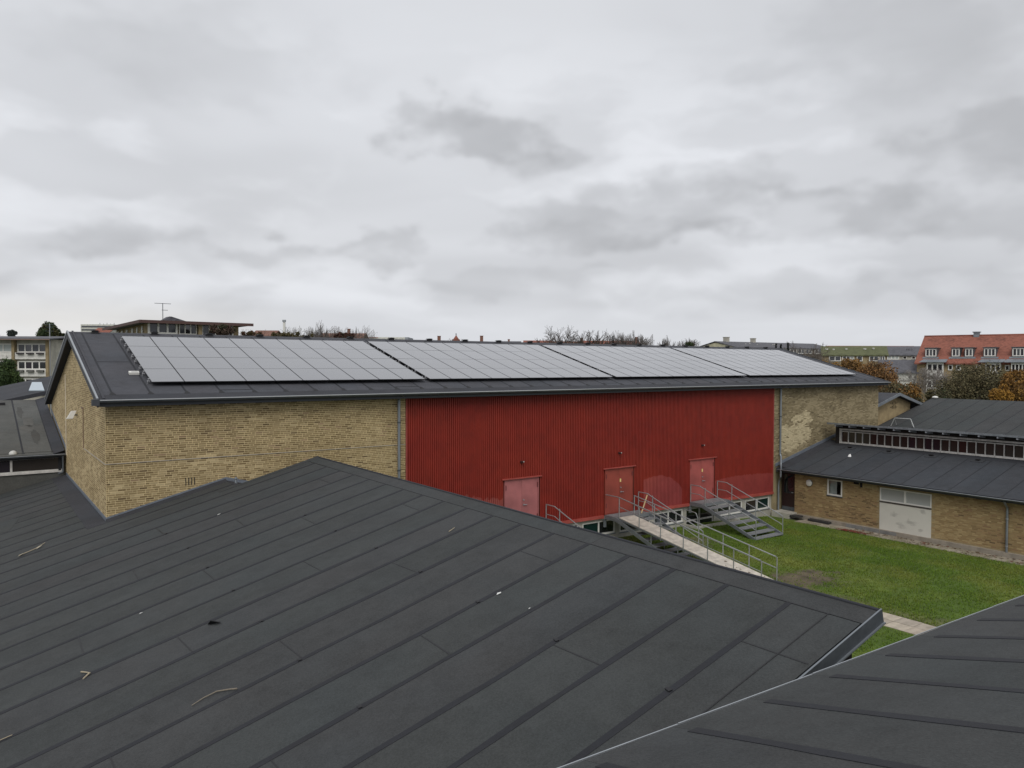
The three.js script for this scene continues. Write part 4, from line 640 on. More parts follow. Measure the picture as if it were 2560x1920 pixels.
  for (let v = -23.5; v < -10; v += 2.24) { const c = onW(CX - 0.76, v, 0.0); part('roof_vent', [box(c.x - 0.06, c.x + 0.05, c.y + 0.02, c.y + 0.09, v - 0.08, v + 0.08), box(c.x - 0.09, c.x + 0.07, c.y + 0.09, c.y + 0.11, v - 0.11, v + 0.11)], tar, wing); part('vent_plinth', slab(onW(CX - 0.95, v + 0.28, 0.03), onW(CX - 0.56, v + 0.28, 0.05), onW(CX - 0.56, v - 0.28, 0.05), onW(CX - 0.95, v - 0.28, 0.03), 0.03), feltWing[2], wing); }
  part('flashing', prism([V(RX + 0.0, wy(RX) + 0.08, FZ + 0.012), V(CX + 1.2, wy(CX + 1.2) + 0.08, FZ + 0.012), V(CX + 1.2, wy(CX + 1.2) + 0.26, FZ + 0.012), V(RX, wy(RX) + 0.26, FZ + 0.012)], V(0, 0, 0.03)), flash, wing);
  const gu = part('gutter', gutterGeo(V(RX - 0.075, wy(RX) - 0.03, WZ0 + 0.15), V(RX - 0.075, wy(RX) - 0.03, WZ1), 0.075), zincDark, wing);
  part('gutter_rim', bar(V(RX - 0.148, wy(RX) - 0.026, WZ0 + 0.15), V(RX - 0.148, wy(RX) - 0.026, WZ1), 0.012, 6), zincPale, gu);
  part('fascia_board', box(RX + 0.002, RX + 0.03, wy(RX) - 0.18, wy(RX) - 0.012, WZ0, WZ1), fascia, wing);
  { const p = part('downpipe', [bar(V(WX - 0.09, GY, -13.9), V(WX - 0.09, 1.75, -13.9), 0.05, 12), pipe([V(WX - 0.09, 1.74, -13.9), V(WX - 0.1, 1.9, -13.9), V(WX - 0.35, 2.1, -13.9), V(RX - 0.075, 2.2, -13.9)], 0.048, 10, 16)], zinc, wing); for (const y of [0.2, 1.4]) part('bracket', flat(new THREE.CylinderGeometry(0.06, 0.06, 0.05, 12).translate(WX - 0.09, y, -13.9)), zincPale, p); }
  // clerestory band
  const c0 = 3.50, c1 = 4.37, z0 = -24.56, fx = CX - 0.05;
  part('clerestory_wall', [box(CX + 0.09, CX + 0.25, wy(CX) - 0.1, 4.54, z0 - 0.25, WZ1), box(fx, CX + 0.088, c1 + 0.002, 4.55, z0 - 0.2, WZ1), box(fx - 0.04, CX + 0.088, wy(CX) - 0.1, 4.56, z0 - 0.23, z0 - 0.005)], darkWood, wing);
  part('window_frame', [box(fx - 0.03, CX + 0.02, c0, c0 + 0.10, z0, WZ1), box(fx - 0.03, CX + 0.02, c1 - 0.09, c1, z0, WZ1), box(fx - 0.01, CX + 0.02, c1 - 0.19, c1 - 0.14, z0 + 0.1, WZ1), box(fx - 0.03, CX + 0.02, c0 + 0.1, c1 - 0.09, z0, z0 + 0.10)], aluFrame, wing);
  const pm = [glassBrown, glassBrown, glassPlum, glassBrown, new THREE.MeshPhysicalMaterial({ color: lin(0.034, 0.018, 0.017), roughness: 0.14, ior: 1.5 })];
  let i = 0; for (let zz = z0 + 0.12; zz < WZ1 - 0.4; zz += 0.428, i++) { const m = part('mullion', box(fx - 0.035, CX + 0.02, c0 + 0.06, c1 - 0.14, zz - 0.017, zz + 0.017), aluFrame, wing); part('pane', box(CX - 0.012, CX - 0.006, c0 + 0.1, c1 - 0.14, zz + 0.017, zz + 0.411), pm[Math.floor(R() * 5)], m); if (i % 2) part('joint', box(fx - 0.0345, fx - 0.029, c0 - 0.004, c0 + 0.06, zz - 0.006, zz + 0.006), black, m); }
  // upper cap roof over the clerestory, rafter ends showing
  const rx = 40.72, ry = 4.70;
  part('cap_roof', prism([V(rx, ry, z0 - 0.35), V(rx, ry - 0.05, z0 - 0.35), V(46.5, ry - 0.6, z0 - 0.35), V(46.5, ry - 0.52, z0 - 0.35)], V(0, 0, WZ1 - z0 + 0.35)), feltWing[1], wing);
  part('cap_fascia', [box(rx - 0.03, rx - 0.002, ry - 0.07, ry + 0.03, z0 - 0.36, WZ1)], zinc, wing);
  part('wall', box(46.2, 46.45, -0.5, ry - 0.62, z0 - 0.2, WZ1), mortarW, wing, 'rear wall of the wing');
  for (let v = -24.42; v < WZ1; v += 0.85) part('rafter', [prism([V(rx + 0.01, ry - 0.052, v - 0.035), V(rx + 0.01, ry - 0.17, v - 0.035), V(CX + 0.05, ry - 0.27, v - 0.035), V(CX + 0.05, ry - 0.13, v - 0.035)], V(0, 0, 0.07))], plain(0.36, 0.38, 0.42, 0.6), wing);
  settle(wing, 41, -0.3, -16.6);
}
single('plastic_scrap', [prism([V(39.36, H - 5.11, -22.83), V(39.46, H - 5.09, -22.73), V(39.47, H - 4.96, -22.77), V(39.41, H - 4.99, -22.80)], V(0.03, 0.01, 0.03)), prism([V(39.35, H - 5.11, -22.75), V(39.43, H - 5.09, -22.68), V(39.43, H - 5.03, -22.72)], V(0.02, 0.01, 0.0))], plain(0.85, 0.85, 0.84, 0.6), 'crumpled white scrap lying on the lower roof of the right wing', 'scrap');

// ================================================================ BUILDINGS BEHIND THE WING
{
  const g = thing('rear_hall', 'dark felt roofed building behind the clerestory wing', 'building'), R = rng(61);
  const y = (x) => H - 3.84 + 0.226 * (x - 48.45), T = Math.atan(0.226), n = V(-Math.sin(T), Math.cos(T), 0), on = (x, z, h = 0) => V(x, y(x), z).addScaledVector(n, h), xa = 46.9, xr = 55.05, za = -25.72, zb = -6;
  part('roof_deck', prism([on(xa, za), on(xr, za), V(xr + 7, y(xr) - 1.6, za), V(xr + 7, y(xr) - 1.9, za), V(xr, y(xr) - 0.3, za), on(xa, za, -0.25)].reverse(), V(0, 0, zb - za)), feltDark, g);
  for (let z = za + 0.05; z < zb; z += 1.05) { const b = Math.min(z + 1.05, zb); const sh = part('roof_sheet', slab(on(xa, b - 0.003, 0.008), on(xr, b - 0.003, 0.008), on(xr, z, 0.008), on(xa, z, 0.008), 0.006, R() * 6, R() * 6), feltA[Math.floor(R() * 5)], g); part('seam', slab(on(xa, z + 0.03, 0.013), on(xr, z + 0.03, 0.013), on(xr, z - 0.02, 0.013), on(xa, z - 0.02, 0.013), 0.005), bitumen, sh); }
  part('wall', box(47.4, xr + 6.6, -0.6, y(47.4) - 0.3, za - 0.0, zb), mortarW, g);
  part('ridge_light', flat(new THREE.SphereGeometry(0.14, 12, 8).scale(1.4, 0.7, 1.4).translate(xr - 0.1, y(xr) + 0.06, za + 0.25)), white, g, 'small white cap at the ridge end');
  settle(g, 53, 0, -16);
}
{
  const g = thing('gabled_annexe', 'small yellow brick gable with a pierced brick vent beyond the hall end', 'building'), z = -26.05, ax = 50.32, ay = 6.22, s = 0.25, xl = 47.0, xr = 52.9;
  const t = (x) => ay - 0.141 - s * Math.abs(x - ax), wallM = worn(0.36, 0.275, 0.15, 0.95, 1.2), hs = [];
  const rows = [1, 3, 5, 3, 1, 3, 5, 3], cx = 50.47; rows.forEach((c, r) => { const yy = 5.64 - r * 0.068; for (let i = 0; i < c; i++) { const x = cx + (i - (c - 1) / 2) * 0.20; const w = 0.072; hs.push([V(x - w, yy, z), V(x - w, yy + 0.055, z), V(x + w, yy + 0.055, z), V(x + w, yy, z)]); } });
  const w = part('wall', prism([V(xl, 0, z), V(xr - 0.25, 0, z), V(xr - 0.25, t(xr - 0.25), z), V(ax, t(ax), z), V(xl, t(xl), z)], V(0, 0, -0.03), 0, 0, hs), wallM, g);
  part('vent_backing', box(49.6, 51.3, 5.0, 5.75, z - 0.034, z - 0.06), black, g);
  part('wall', [box(xr - 0.4, xr - 0.25, 0, t(xr - 0.25) - 0.05, z - 0.125, z - 12)], mortarW, g, 'side wall of the gabled annexe');
  const zf = z + 0.45, zb = z - 12;
  for (const [xe, m] of [[xl, feltHall[0]], [xr + 1.35, feltHall[1]]]) { const ye = ay - s * Math.abs(xe - ax); part('roof_slope', prism(xe < ax ? [V(ax, ay, zf), V(xe, ye, zf), V(xe, ye, zb), V(ax, ay, zb)] : [V(ax + 0.002, ay, zf), V(ax + 0.002, ay, zb), V(xe, ye, zb), V(xe, ye, zf)], V(0, -0.14, 0)), m, g); part('bargeboard', prism([V(ax, ay + 0.02, zf + 0.002), V(xe, ye + 0.02, zf + 0.002), V(xe, ye - 0.17, zf + 0.002), V(ax, ay - 0.17, zf + 0.002)], V(0, 0, 0.03)), zinc, g); }
  part('boxed_eave', box(53.3, 54.35, 4.95, 5.36, z - 0.9, z + 0.40), fascia, g);
  settle(g, 50.2, 0, -32);
}
{
  const g = thing('roof_guard_rail', 'pale tubular safety frame standing on the roof beyond the clerestory', 'guard rail'), a = V(48.0, H - 3.96, -25.0), b = V(48.02, H - 3.96, -23.45), c = V(48.0, H - 3.42, -24.72), d = V(48.02, H - 3.42, -23.72), m = plain(0.6, 0.62, 0.62, 0.4, { metalness: 0.3 });
  for (const [p, q] of [[a, c], [b, d]]) part('leg', bar(p.clone().add(V(0, -0.1, 0)), q, 0.022), m, g); part('top_rail', bar(c, d, 0.024), m, g); for (const p of [c, d]) part('stay', bar(p, V(p.x + 0.35, p.y - 0.62, p.z), 0.012), m, g);
  settle(g, 48, H - 4, -24.2);
}

// ================================================================ LEFT CLERESTORY BUILDING
{
  const g = thing('clerestory_building', 'low building at the left edge with stained grey roof and wide dark windows', 'building'), R = rng(81), z = -36.92, xr = 3.24, xl = -14;
  part('wall', [box(xl, xr, 0, 3.47, z - 0.2, z), box(xl, xr, 4.2, 4.35, z - 0.3, z - 0.22)], feltOld, g, 'grey felt upstand below the windows'); 
  part('room', box(xl, xr, 3.4, 4.3, z - 1.1, z - 1.15), plain(0.028, 0.016, 0.016, 0.9), g);
  part('sill', box(xl, xr - 0.06, 3.475, 3.54, z - 0.12, z + 0.05), aluFrame, g);
  part('window_frame', [box(xl, xr - 0.1, 4.08, 4.14, z - 0.06, z + 0.02), box(xl, xr - 0.1, 3.542, 3.60, z - 0.06, z + 0.02)], aluFrame, g);
  let i = 0; for (let x = 3.0; x > xl + 2; x -= 1.70, i++) { part('pane', box(x - 1.62, x, 3.60, 4.08, z - 0.03, z - 0.02), i % 2 ? glassPlum : glassBrown, g); part('mullion', box(x - 1.70, x - 1.62, 3.60, 4.08, z - 0.06, z + 0.025), aluFrame, g); }
  part('corner_post', box(3.0, 3.10, 3.5, 4.2, z - 0.08, z + 0.03), black, g);
  const sl = 0.187, y = (zz) => 4.30 + sl * (z - 0.1 - zz), T = Math.atan(sl), n = V(0, Math.cos(T), Math.sin(T)), on = (x, zz, h = 0) => V(x, y(zz), zz).addScaledVector(n, h), ze = z + 0.12, zr = -46.8;
  const old = [feltOld, felt(0.125, 0.126, 0.118), felt(0.14, 0.139, 0.128)];
  part('roof_deck', prism([on(xl, ze, -0.004), on(xr, ze, -0.004), on(xr, zr, -0.004), on(xl, zr, -0.004)], V(0, -0.16, 0)), feltDark, g);
  for (let x = xr - 0.42; x > xl; x -= 1.05) { const a = Math.max(x - 1.05, xl), sh = part('roof_sheet', slab(on(a, ze, 0.004), on(x - 0.004, ze, 0.004), on(x - 0.004, zr, 0.004), on(a, zr, 0.004), 0.006, R() * 6, R() * 6), old[Math.floor(R() * 3)], g); part('seam', slab(on(x - 0.035, ze - 0.3, 0.009), on(x + 0.03, ze - 0.3, 0.009), on(x + 0.03, zr, 0.009), on(x - 0.035, zr, 0.009), 0.004), bitumen, sh); part('seam_end', prism([on(x - 0.07, ze - 0.22, 0.01), on(x + 0.07, ze - 0.22, 0.01), on(x, ze - 0.42, 0.04)], V(0, -0.01, 0)), tar, sh); }
  // washed-out stains with a ragged rim
  const stain = felt(0.140, 0.139, 0.128), stainD = felt(0.088, 0.087, 0.080); const blob = (cx, cz, rx, rz, m, sd) => { const p = []; for (let k = 0; k < 40; k++) { const a = k / 40 * 6.283, q = 0.55 + 0.9 * fbm(3 + Math.cos(a) * 1.7, 3 + Math.sin(a) * 1.7, 3, sd + 40); p.push(on(cx + Math.cos(a) * rx * q, cz + Math.sin(a) * rz * q, 0.0105)); } part('stain', prism(p.reverse(), V(0, -0.003, 0)), m, g); };
  blob(2.25, -42.2, 0.22, 0.9, stain, 1); blob(2.12, -41.1, 0.25, 0.6, stain, 2); blob(2.35, -39.6, 0.16, 1.1, stainD, 3); blob(2.0, -44.2, 0.12, 1.0, stainD, 6); blob(0.6, -40.5, 0.06, 0.2, stain, 5);
  part('upstand', prism([on(xr - 0.42, ze, 0.012), on(xr - 0.02, ze, 0.14), on(xr - 0.02, zr, 0.14), on(xr - 0.42, zr, 0.012)], V(0, -0.012, 0)), feltDark, g);
  part('flashing', prism([V(HX0 - 0.006, y(ze) + 0.14, ze), V(HX0 - 0.006, y(ze) + 0.30, ze), V(HX0 - 0.006, y(-43.6) + 0.30, -43.6), V(HX0 - 0.006, y(-43.6) + 0.14, -43.6)], V(-0.02, 0, 0)), flash, g);
  const gu = part('gutter', gutterGeo(V(xl, y(ze) - 0.02, ze + 0.085), V(xr - 0.02, y(ze) - 0.02, ze + 0.085), 0.075), zincDark, g); part('gutter_rim', bar(V(xl, y(ze) - 0.014, ze + 0.16), V(xr - 0.02, y(ze) - 0.014, ze + 0.16), 0.012, 6), zincPale, gu);
  part('downpipe', [pipe([V(3.16, 4.2, ze + 0.06), V(3.16, 4.05, ze + 0.04), V(3.16, 3.65, ze + 0.02), V(3.15, 3.48, ze + 0.05), V(2.98, 3.42, ze + 0.06)], 0.045, 8, 30)], zincDark, g);
  part('dome_light', flat(new THREE.SphereGeometry(0.15, 14, 8, 0, 6.3, 0, 1.6).translate(1.42, y(ze - 0.3), ze - 0.3)), plain(0.55, 0.55, 0.52, 0.4), g, 'small pale dome at the eaves');
  part('roof_vent', box(1.2, 1.45, y(-45.8), y(-45.8) + 0.12, -45.9, -45.7), tar, g);
  // darker roof rising behind the ridge, with a rooflight
  part('rear_roof', prism([V(-14, 2.6, -46.9), V(8, 7.65, -46.9), V(8, 8.075, -56.5), V(-14, 3.025, -56.5)], V(0, -0.2, 0)), feltDark, g);
  settle(g, -4, 0, -42);
}
{ const sk = thing('rooflight', 'pale rectangular rooflight on the dark roof left of the gable', 'rooflight'); const q = [[2.62, 6.50, -48.74], [3.23, 6.55, -47.0], [3.47, 6.86, -52.49], [3.07, 6.83, -53.92]]; part('kerb', [prism(q.map(([x, y, z]) => V(x, y + 0.02, z)), V(0, -0.25, 0))], zincDark, sk); part('glazing', [prism(q.map(([x, y, z]) => V(x, y + 0.07, z)), V(0, -0.045, 0))], plain(0.42, 0.50, 0.56, 0.3, { metalness: 0.2 }), sk); settle(sk, 3, 6.4, -50.5); }

// ================================================================ BACKGROUND: bearings measured from the lens, each thing at its own distance
const FW = V(Math.sin(YAW), 0, -Math.cos(YAW)), RT = V(Math.cos(YAW), 0, Math.sin(YAW));
const plan = (u, d) => FW.clone().multiplyScalar(d).addScaledVector(RT, (u - 1280) / 1883 * d);   // plan position at forward distance d
const hgt = (v, d, u = 1280) => H + (904.4 + 0.0032 * u - v) / 1883 * d;                         // height of a sight line there
// a frame for a building: local x runs from a to b, local z towards the viewer
function frame(g, a, b) { const d = b.clone().sub(a); g.position.copy(a).setY(0); g.rotation.y = -Math.atan2(d.z, d.x); return d.length(); }
const wallY = worn(0.30, 0.235, 0.135, 0.95, 3), wallW = worn(0.55, 0.55, 0.50, 0.8, 3), wallG = worn(0.46, 0.44, 0.38, 0.9, 3), wallCream = worn(0.55, 0.52, 0.36, 0.85, 3);
function tileMat(r, g, b) { const t = tex(256, 256, (u, v, i, j) => { const row = Math.floor(v * 32), col = Math.floor(u * 24 + (row % 2) * 0.5), k = 0.72 + 0.4 * hash2(col, row, 3) + (fbm(u * 5, v * 5, 3, 5, 5) - 0.5) * 0.5 - (v * 32 - row < 0.18 ? 0.25 : 0); return [k, k, k]; }); t.repeat.set(1 / 7, 1 / 7); return new THREE.MeshStandardMaterial({ color: lin(r, g, b), map: t, roughness: 0.85 }); }
const tileRed = tileMat(0.27, 0.095, 0.064), tileRed2 = tileMat(0.33, 0.115, 0.075), tileGrey = tileMat(0.115, 0.115, 0.13), tileMoss = tileMat(0.115, 0.125, 0.055), tileBrown = tileMat(0.21, 0.105, 0.075);
// window in a local wall plane: frame ring, panes; mat list for panes
function windowAt(parent, x0, x1, y0, y1, z, n, fm, gm, f = 0.09, dep = 0.12) {
  const hs = [], w = (x1 - x0 - f * (n + 1)) / n; for (let i = 0; i < n; i++) { const a = x0 + f + i * (w + f); hs.push([a, a + w]); }
  const win = part('window', prism([V(x0, y0, z), V(x1, y0, z), V(x1, y1, z), V(x0, y1, z)], V(0, 0, -dep), 0, 0, hs.map(([a, b]) => [V(a, y0 + f, z), V(a, y1 - f, z), V(b, y1 - f, z), V(b, y0 + f, z)])), fm, parent);
  hs.forEach(([a, b], i) => part('pane', box(a, b, y0 + f, y1 - f, z - dep * 0.6, z - dep * 0.6 - 0.02), Array.isArray(gm) ? gm[i % gm.length] : gm, win)); return win;
}
// point reached from a (at bearing u0, distance d) along a front turned by phi degrees, where it crosses bearing u1
function along(u0, d, u1, phi) { const c = Math.cos(phi * Math.PI / 180), n = Math.sin(phi * Math.PI / 180), k = (u1 - 1280) / 1883, r = (u0 - 1280) / 1883 * d, t = (k * d - r) / (c + n * k); return [t, plan(u0, d).addScaledVector(RT, c * t).addScaledVector(FW, -n * t)]; }
// simple pitched house: ridge along local x
function house(name, label, cat, a, b, dep, eave, ridge, wm, rm, opt = {}) {
  const g = thing(name, label, cat, opt.group); const L = frame(g, a, b), o = opt.over ?? 0.4;
  part('wall', [prism([V(0, -0.7, 0), V(0, eave, 0), V(0, ridge - 0.15, -dep / 2), V(0, eave, -dep), V(0, -0.7, -dep)], V(L, 0, 0))], wm, g);
  for (const s of [0, 1]) { const zE = s ? -dep - o : o, yE = eave - (ridge - eave) / (dep / 2) * o; part('roof', prism(s ? [V(-o, ridge, -dep / 2), V(L + o, ridge, -dep / 2), V(L + o, yE, zE), V(-o, yE, zE)].reverse() : [V(-o, yE, zE), V(L + o, yE, zE), V(L + o, ridge, -dep / 2 + 0.002), V(-o, ridge, -dep / 2 + 0.002)], V(0, -0.18, 0)), rm, g); }
  for (const [f, h = 0.9, w = 0.6] of opt.chimneys || []) part('chimney', [box(f * L - w / 2, f * L + w / 2, ridge - 0.4, ridge + h, -dep / 2 - w / 2, -dep / 2 + w / 2), box(f * L - w / 2 - 0.08, f * L + w / 2 + 0.08, ridge + h, ridge + h + 0.12, -dep / 2 - w / 2 - 0.08, -dep / 2 + w / 2 + 0.08)], opt.chM || tileBrown, g);
  return [g, L];
}
// ---- left: two-storey block with white spandrels
{
  const d = 112, g = thing('apartment_block', 'flat roofed apartment block with white balcony fronts at the left edge', 'building'); const L = frame(g, plan(-150, d), plan(125, d)), k = L / 275, X = (u) => (u + 150) * k, Yv = (v) => hgt(v, d, 60);
  part('wall', box(0, L, -0.7, Yv(848), -10, -0.35), wallG, g);
  for (const u of [-70, 35, 120]) part('pier', box(X(u) - 0.2, X(u) + 0.22, -0.7, Yv(849), -0.34, 0.25), wallY, g);
  part('roof', [prism([V(-1, Yv(849.5), 1.4), V(L + 0.9, Yv(850), 1.4), V(L + 0.9, Yv(841), -5), V(-1, Yv(841), -5)], V(0, 0.18, 0)), prism([V(-1, Yv(841), -5), V(L + 0.9, Yv(841), -5), V(L + 0.9, Yv(850), -11), V(-1, Yv(849), -11)], V(0, 0.18, 0))], tileGrey, g); part('fascia_board', box(-1, L + 0.9, Yv(850.5), Yv(848), 1.41, 1.46), plain(0.2, 0.14, 0.12), g);
  const gl = [glassGrey, glass, glassGrey, glass];
  for (const [t, b, sb] of [[859, 881, 898], [902.5, 924, 941], [946, 968, 985]]) for (const [u0, u1, n, lite] of [[-66, 31, 4, t < 880], [42, 115, 4, false]]) {
    windowAt(g, X(u0), X(u1), Yv(b), Yv(t), -0.2, n, white, lite ? plain(0.42, 0.46, 0.45, 0.4) : t < 880 ? gl : [glass, glassPlum, glass], 0.16);
    part('spandrel', box(X(u0) - 0.15, X(u1) + 0.15, Yv(sb), Yv(b) - 0.02, -0.3, 0.15), offWhite, g);
    if (!lite) for (const u of [54, 79, 104]) part('planter', box(X(u) - 0.5, X(u) + 0.5, Yv(b + (t < 880 ? 4.5 : 6)), Yv(b + 1), 0.16, 0.5), t < 880 ? plain(0.03, 0.025, 0.03) : plain(0.25, 0.25, 0.23), g);
  }
  const m = thing('aerial_mast', 'thin aerial mast at the end of the left apartment block', 'aerial'), p = plan(125.5, 111); part('mast', bar(V(0, -0.7, 0), V(0, hgt(809, 111, 125), 0), 0.06), zincPale, m); for (const [v, l] of [[812, 0.7], [818, 0.5], [828, 0.55]]) part('element', bar(V(-l, hgt(v, 111, 125), 0.1), V(l, hgt(v, 111, 125), -0.1), 0.03), zincDark, m); m.position.set(p.x, 0, p.z);
}
// ---- left: flat penthouse block behind the hall
{
  const C = plan(351, 75), Lf = plan(258, 94), Rt = plan(634, 82), top = hgt(797.5, 75, 351), g = thing('penthouse_block', 'brick apartment block with thin overhanging roof and wide glass front behind the hall roof', 'building');
  const U = Rt.clone().sub(C), L = frame(g, C, Rt); const toL = (p) => g.worldToLocal(p.clone()); g.updateMatrixWorld(true); const lf = toL(Lf.clone().setY(0));
  const bk = V(L + lf.x, 0, lf.z);
  const outline = (o, y) => [V(-o, y, o), V(L + o * 0.2, y, o), V(bk.x + o * 0.2, y, bk.z), V(lf.x - o, y, lf.z)];
  part('roof', [prism(outline(0, top - 0.28), V(0, 0.1, 0)), prism([V(0, top - 0.18, 0), V(L, top - 0.18, 0), V(L * 0.62 + lf.x * 0.5, top + 0.5, lf.z * 0.5), V(L * 0.3 + lf.x * 0.5, top + 0.5, lf.z * 0.5)], V(0, 0.04, 0)), prism([V(0, top - 0.18, 0), V(L * 0.3 + lf.x * 0.5, top + 0.5, lf.z * 0.5), V(lf.x, top - 0.18, lf.z)], V(0, 0.04, 0))], tileGrey, g);
  part('fascia_board', [beam(V(0, top - 0.22, 0.03), V(L, top - 0.22, 0.03), 0.05, 0.3), beam(V(-0.03, top - 0.22, 0), V(lf.x - 0.03, top - 0.22, lf.z), 0.05, 0.3)], plain(0.085, 0.045, 0.04), g);
  const ins = 1.2, w0 = V(ins * 0.9, 0, -ins), wL = V(lf.x + ins * 1.2, 0, lf.z + 0.5);
  part('wall', prism([V(w0.x, -0.7, w0.z), V(L - ins, -0.7, w0.z), V(L - ins + lf.x, -0.7, lf.z), V(wL.x, -0.7, wL.z)].reverse(), V(0, top + 0.4, 0)), wallY, g);
  const kx = (u) => { const t = (u - 351) / (634 - 351); return t * 82 * L / (75 + t * 7) * (75 / 82) * 1.0 + 0 * u; };   // along the front, far end shrinks
  const zf = w0.z + 0.3, yy = (v) => hgt(v, 78, 450);
  windowAt(g, kx(375), kx(448), yy(836), yy(803), zf, 3, white, [glassGrey, glassGrey, glassGrey], 0.17, 0.2); windowAt(g, kx(452), kx(500), yy(836), yy(807), zf - 0.02, 3, offWhite, [glassGrey, glass, glassGrey], 0.10, 0.15);
  part('pier', box(kx(503), kx(512), 0, top - 0.3, zf - 0.1, zf + 0.3), wallY, g); windowAt(g, kx(515), kx(555), yy(838), yy(808), zf - 0.02, 2, offWhite, glassGrey, 0.1, 0.15); windowAt(g, kx(560), kx(608), yy(838), yy(808), zf - 0.02, 3, white, [glass, glassGrey], 0.1, 0.15);
  // narrow windows of the side facing left
  const sd = wL.clone().sub(w0), sl = sd.length(); sd.normalize(); const sn = V(sd.z, 0, -sd.x); if (sn.x > 0) sn.negate();
  for (const [t, w] of [[0.16, 0.5], [0.3, 0.5], [0.44, 0.9], [0.62, 0.9], [0.78, 0.9], [0.92, 0.8]]) { const c = w0.clone().addScaledVector(sd, t * sl).addScaledVector(sn, 0.04); const q = (s, y) => c.clone().addScaledVector(sd, s).setY(y); const f = part('window', prism([q(-w / 2 - 0.1, top - 2.1), q(w / 2 + 0.1, top - 2.1), q(w / 2 + 0.1, top - 0.55), q(-w / 2 - 0.1, top - 0.55)], sn.clone().multiplyScalar(0.05)), white, g); part('pane', prism([q(-w / 2, top - 2.0), q(w / 2, top - 2.0), q(w / 2, top - 0.65), q(-w / 2, top - 0.65)], sn.clone().multiplyScalar(0.07)), plain(0.38, 0.40, 0.38, 0.4), f); }
  const rx = kx(468); part('roof_hatch', prism([V(rx - 1.0, top + 0.2, -6), V(rx - 0.25, top + 0.7, -6), V(rx - 0.05, top + 0.7, -6), V(rx + 1.6, top + 0.2, -6)], V(0, 0, -1.5)), tileGrey, g);
  part('aerial', [bar(V(kx(424), top, -3), V(kx(424), hgt(760, 80, 430), -3), 0.035), bar(V(kx(424) - 0.8, hgt(761, 80, 430), -3), V(kx(424) + 0.8, hgt(761, 80, 430), -3), 0.025), bar(V(kx(424) - 0.1, hgt(777, 80, 430), -3), V(kx(424) + 0.5, hgt(777, 80, 430), -3), 0.025)], zincDark, g);
}
// ---- distant houses over the ridge (u0, u1, ridge v, eave v, distance)
const dh = (label, u0, u1, vr, ve, d, wm, rm, opt = {}) => house('house', label, 'house', plan(u0, d), along(u0, d, u1, opt.phi || 0)[1], opt.dep || 9, hgt(ve, d, u0), hgt(vr, d, u0), wm, rm, { group: 'houses beyond the hall', ...opt });
dh('red tiled house seen between the left block and the gable', 98, 175, 840, 876, 135, wallW, tileRed2, { dep: 10 });
dh('red roofed house left of the penthouse block', 228, 268, 818, 834, 300, wallW, tileRed, { dep: 12 });
{ const d = 420, g = thing('office_block', 'far pale flat roofed block left of the penthouse block', 'building'); const L = frame(g, plan(203, d), plan(285, d)); part('wall', box(0, L, -0.7, hgt(811, d, 240), -12, 0), wallW, g); for (const v of [815, 823]) part('window_band', box(0.5, L - 0.5, hgt(v + 3.5, d, 240), hgt(v, d, 240), 0.02, 0.1), glassGrey, g); for (let i = 0; i < 5; i++) part('roof_mast', bar(V(8 + i * 2, hgt(811, d, 240), -5), V(8 + i * 2, hgt(806 + i % 2 * 2, d, 240), -5), 0.12), zincDark, g); }
dh('low red roofed house right of the penthouse block', 628, 678, 824, 840, 170, wallY, tileBrown, { dep: 9 });
dh('brown tiled house behind the birches', 796, 902, 831, 848, 170, wallY, tileBrown, { dep: 9, chimneys: [[0.62]] });
{ const d = 380, g = thing('factory_block', 'far pale industrial block with rooftop plant', 'building'); const L = frame(g, plan(912, d), plan(1020, d)); part('wall', box(0, L * 0.93, -0.7, hgt(845, d, 960), -20, 0), wallW, g); part('plant_room', box(L * 0.93, L, -0.7, hgt(843, d, 960), -20, 0), worn(0.3, 0.32, 0.35), g); part('parapet', box(0, L * 0.3, hgt(845, d, 960), hgt(843.5, d, 960), -1, 0.2), tileRed2, g); for (const f of [0.05, 0.27, 0.52, 0.75]) part('rooflight', box(f * L, f * L + 5, hgt(844, d, 960), hgt(842, d, 960), -8, -6), wallW, g); }
dh('long low brown roofed house in the centre distance with two chimneys', 1086, 1215, 852, 862, 240, wallY, tileBrown, { dep: 10, chimneys: [[0.06, 1.6, 1.0], [0.9, 1.7, 1.0]] });
dh('small grey roofed house right of the steeple', 1243, 1300, 852, 862, 230, wallY, tileGrey, { dep: 9, chimneys: [[0.5, 0.5]] });
dh('red roofed house half hidden by bare trees', 1312, 1378, 850, 861, 210, wallY, tileRed, { dep: 9 });
dh('dark roofed house behind the bare trees', 1376, 1462, 852, 864, 205, wallY, tileBrown, { dep: 9, chimneys: [[0.95, 0.8]] });
dh('long red roofed house right of the bare trees', 1464, 1600, 850.5, 866, 200, wallY, tileRed2, { dep: 9, chimneys: [[0.98, 0.9]] });
{ const d = 420, g = thing('church_steeple', 'slim red church spire on the horizon', 'steeple'), p = plan(1140, d); part('tower', box(-1.6, 1.6, -0.7, hgt(849, d), -1.6, 1.6), tileRed, g); part('spire', flat(new THREE.ConeGeometry(2.3, hgt(838, d) - hgt(852, d), 4).rotateY(0.6).translate(0, (hgt(838, d) + hgt(852, d)) / 2, 0)), tileRed, g); part('vane', bar(V(0, hgt(839, d), 0), V(0, hgt(834, d), 0), 0.25), zincDark, g); g.position.set(p.x, 0, p.z); }
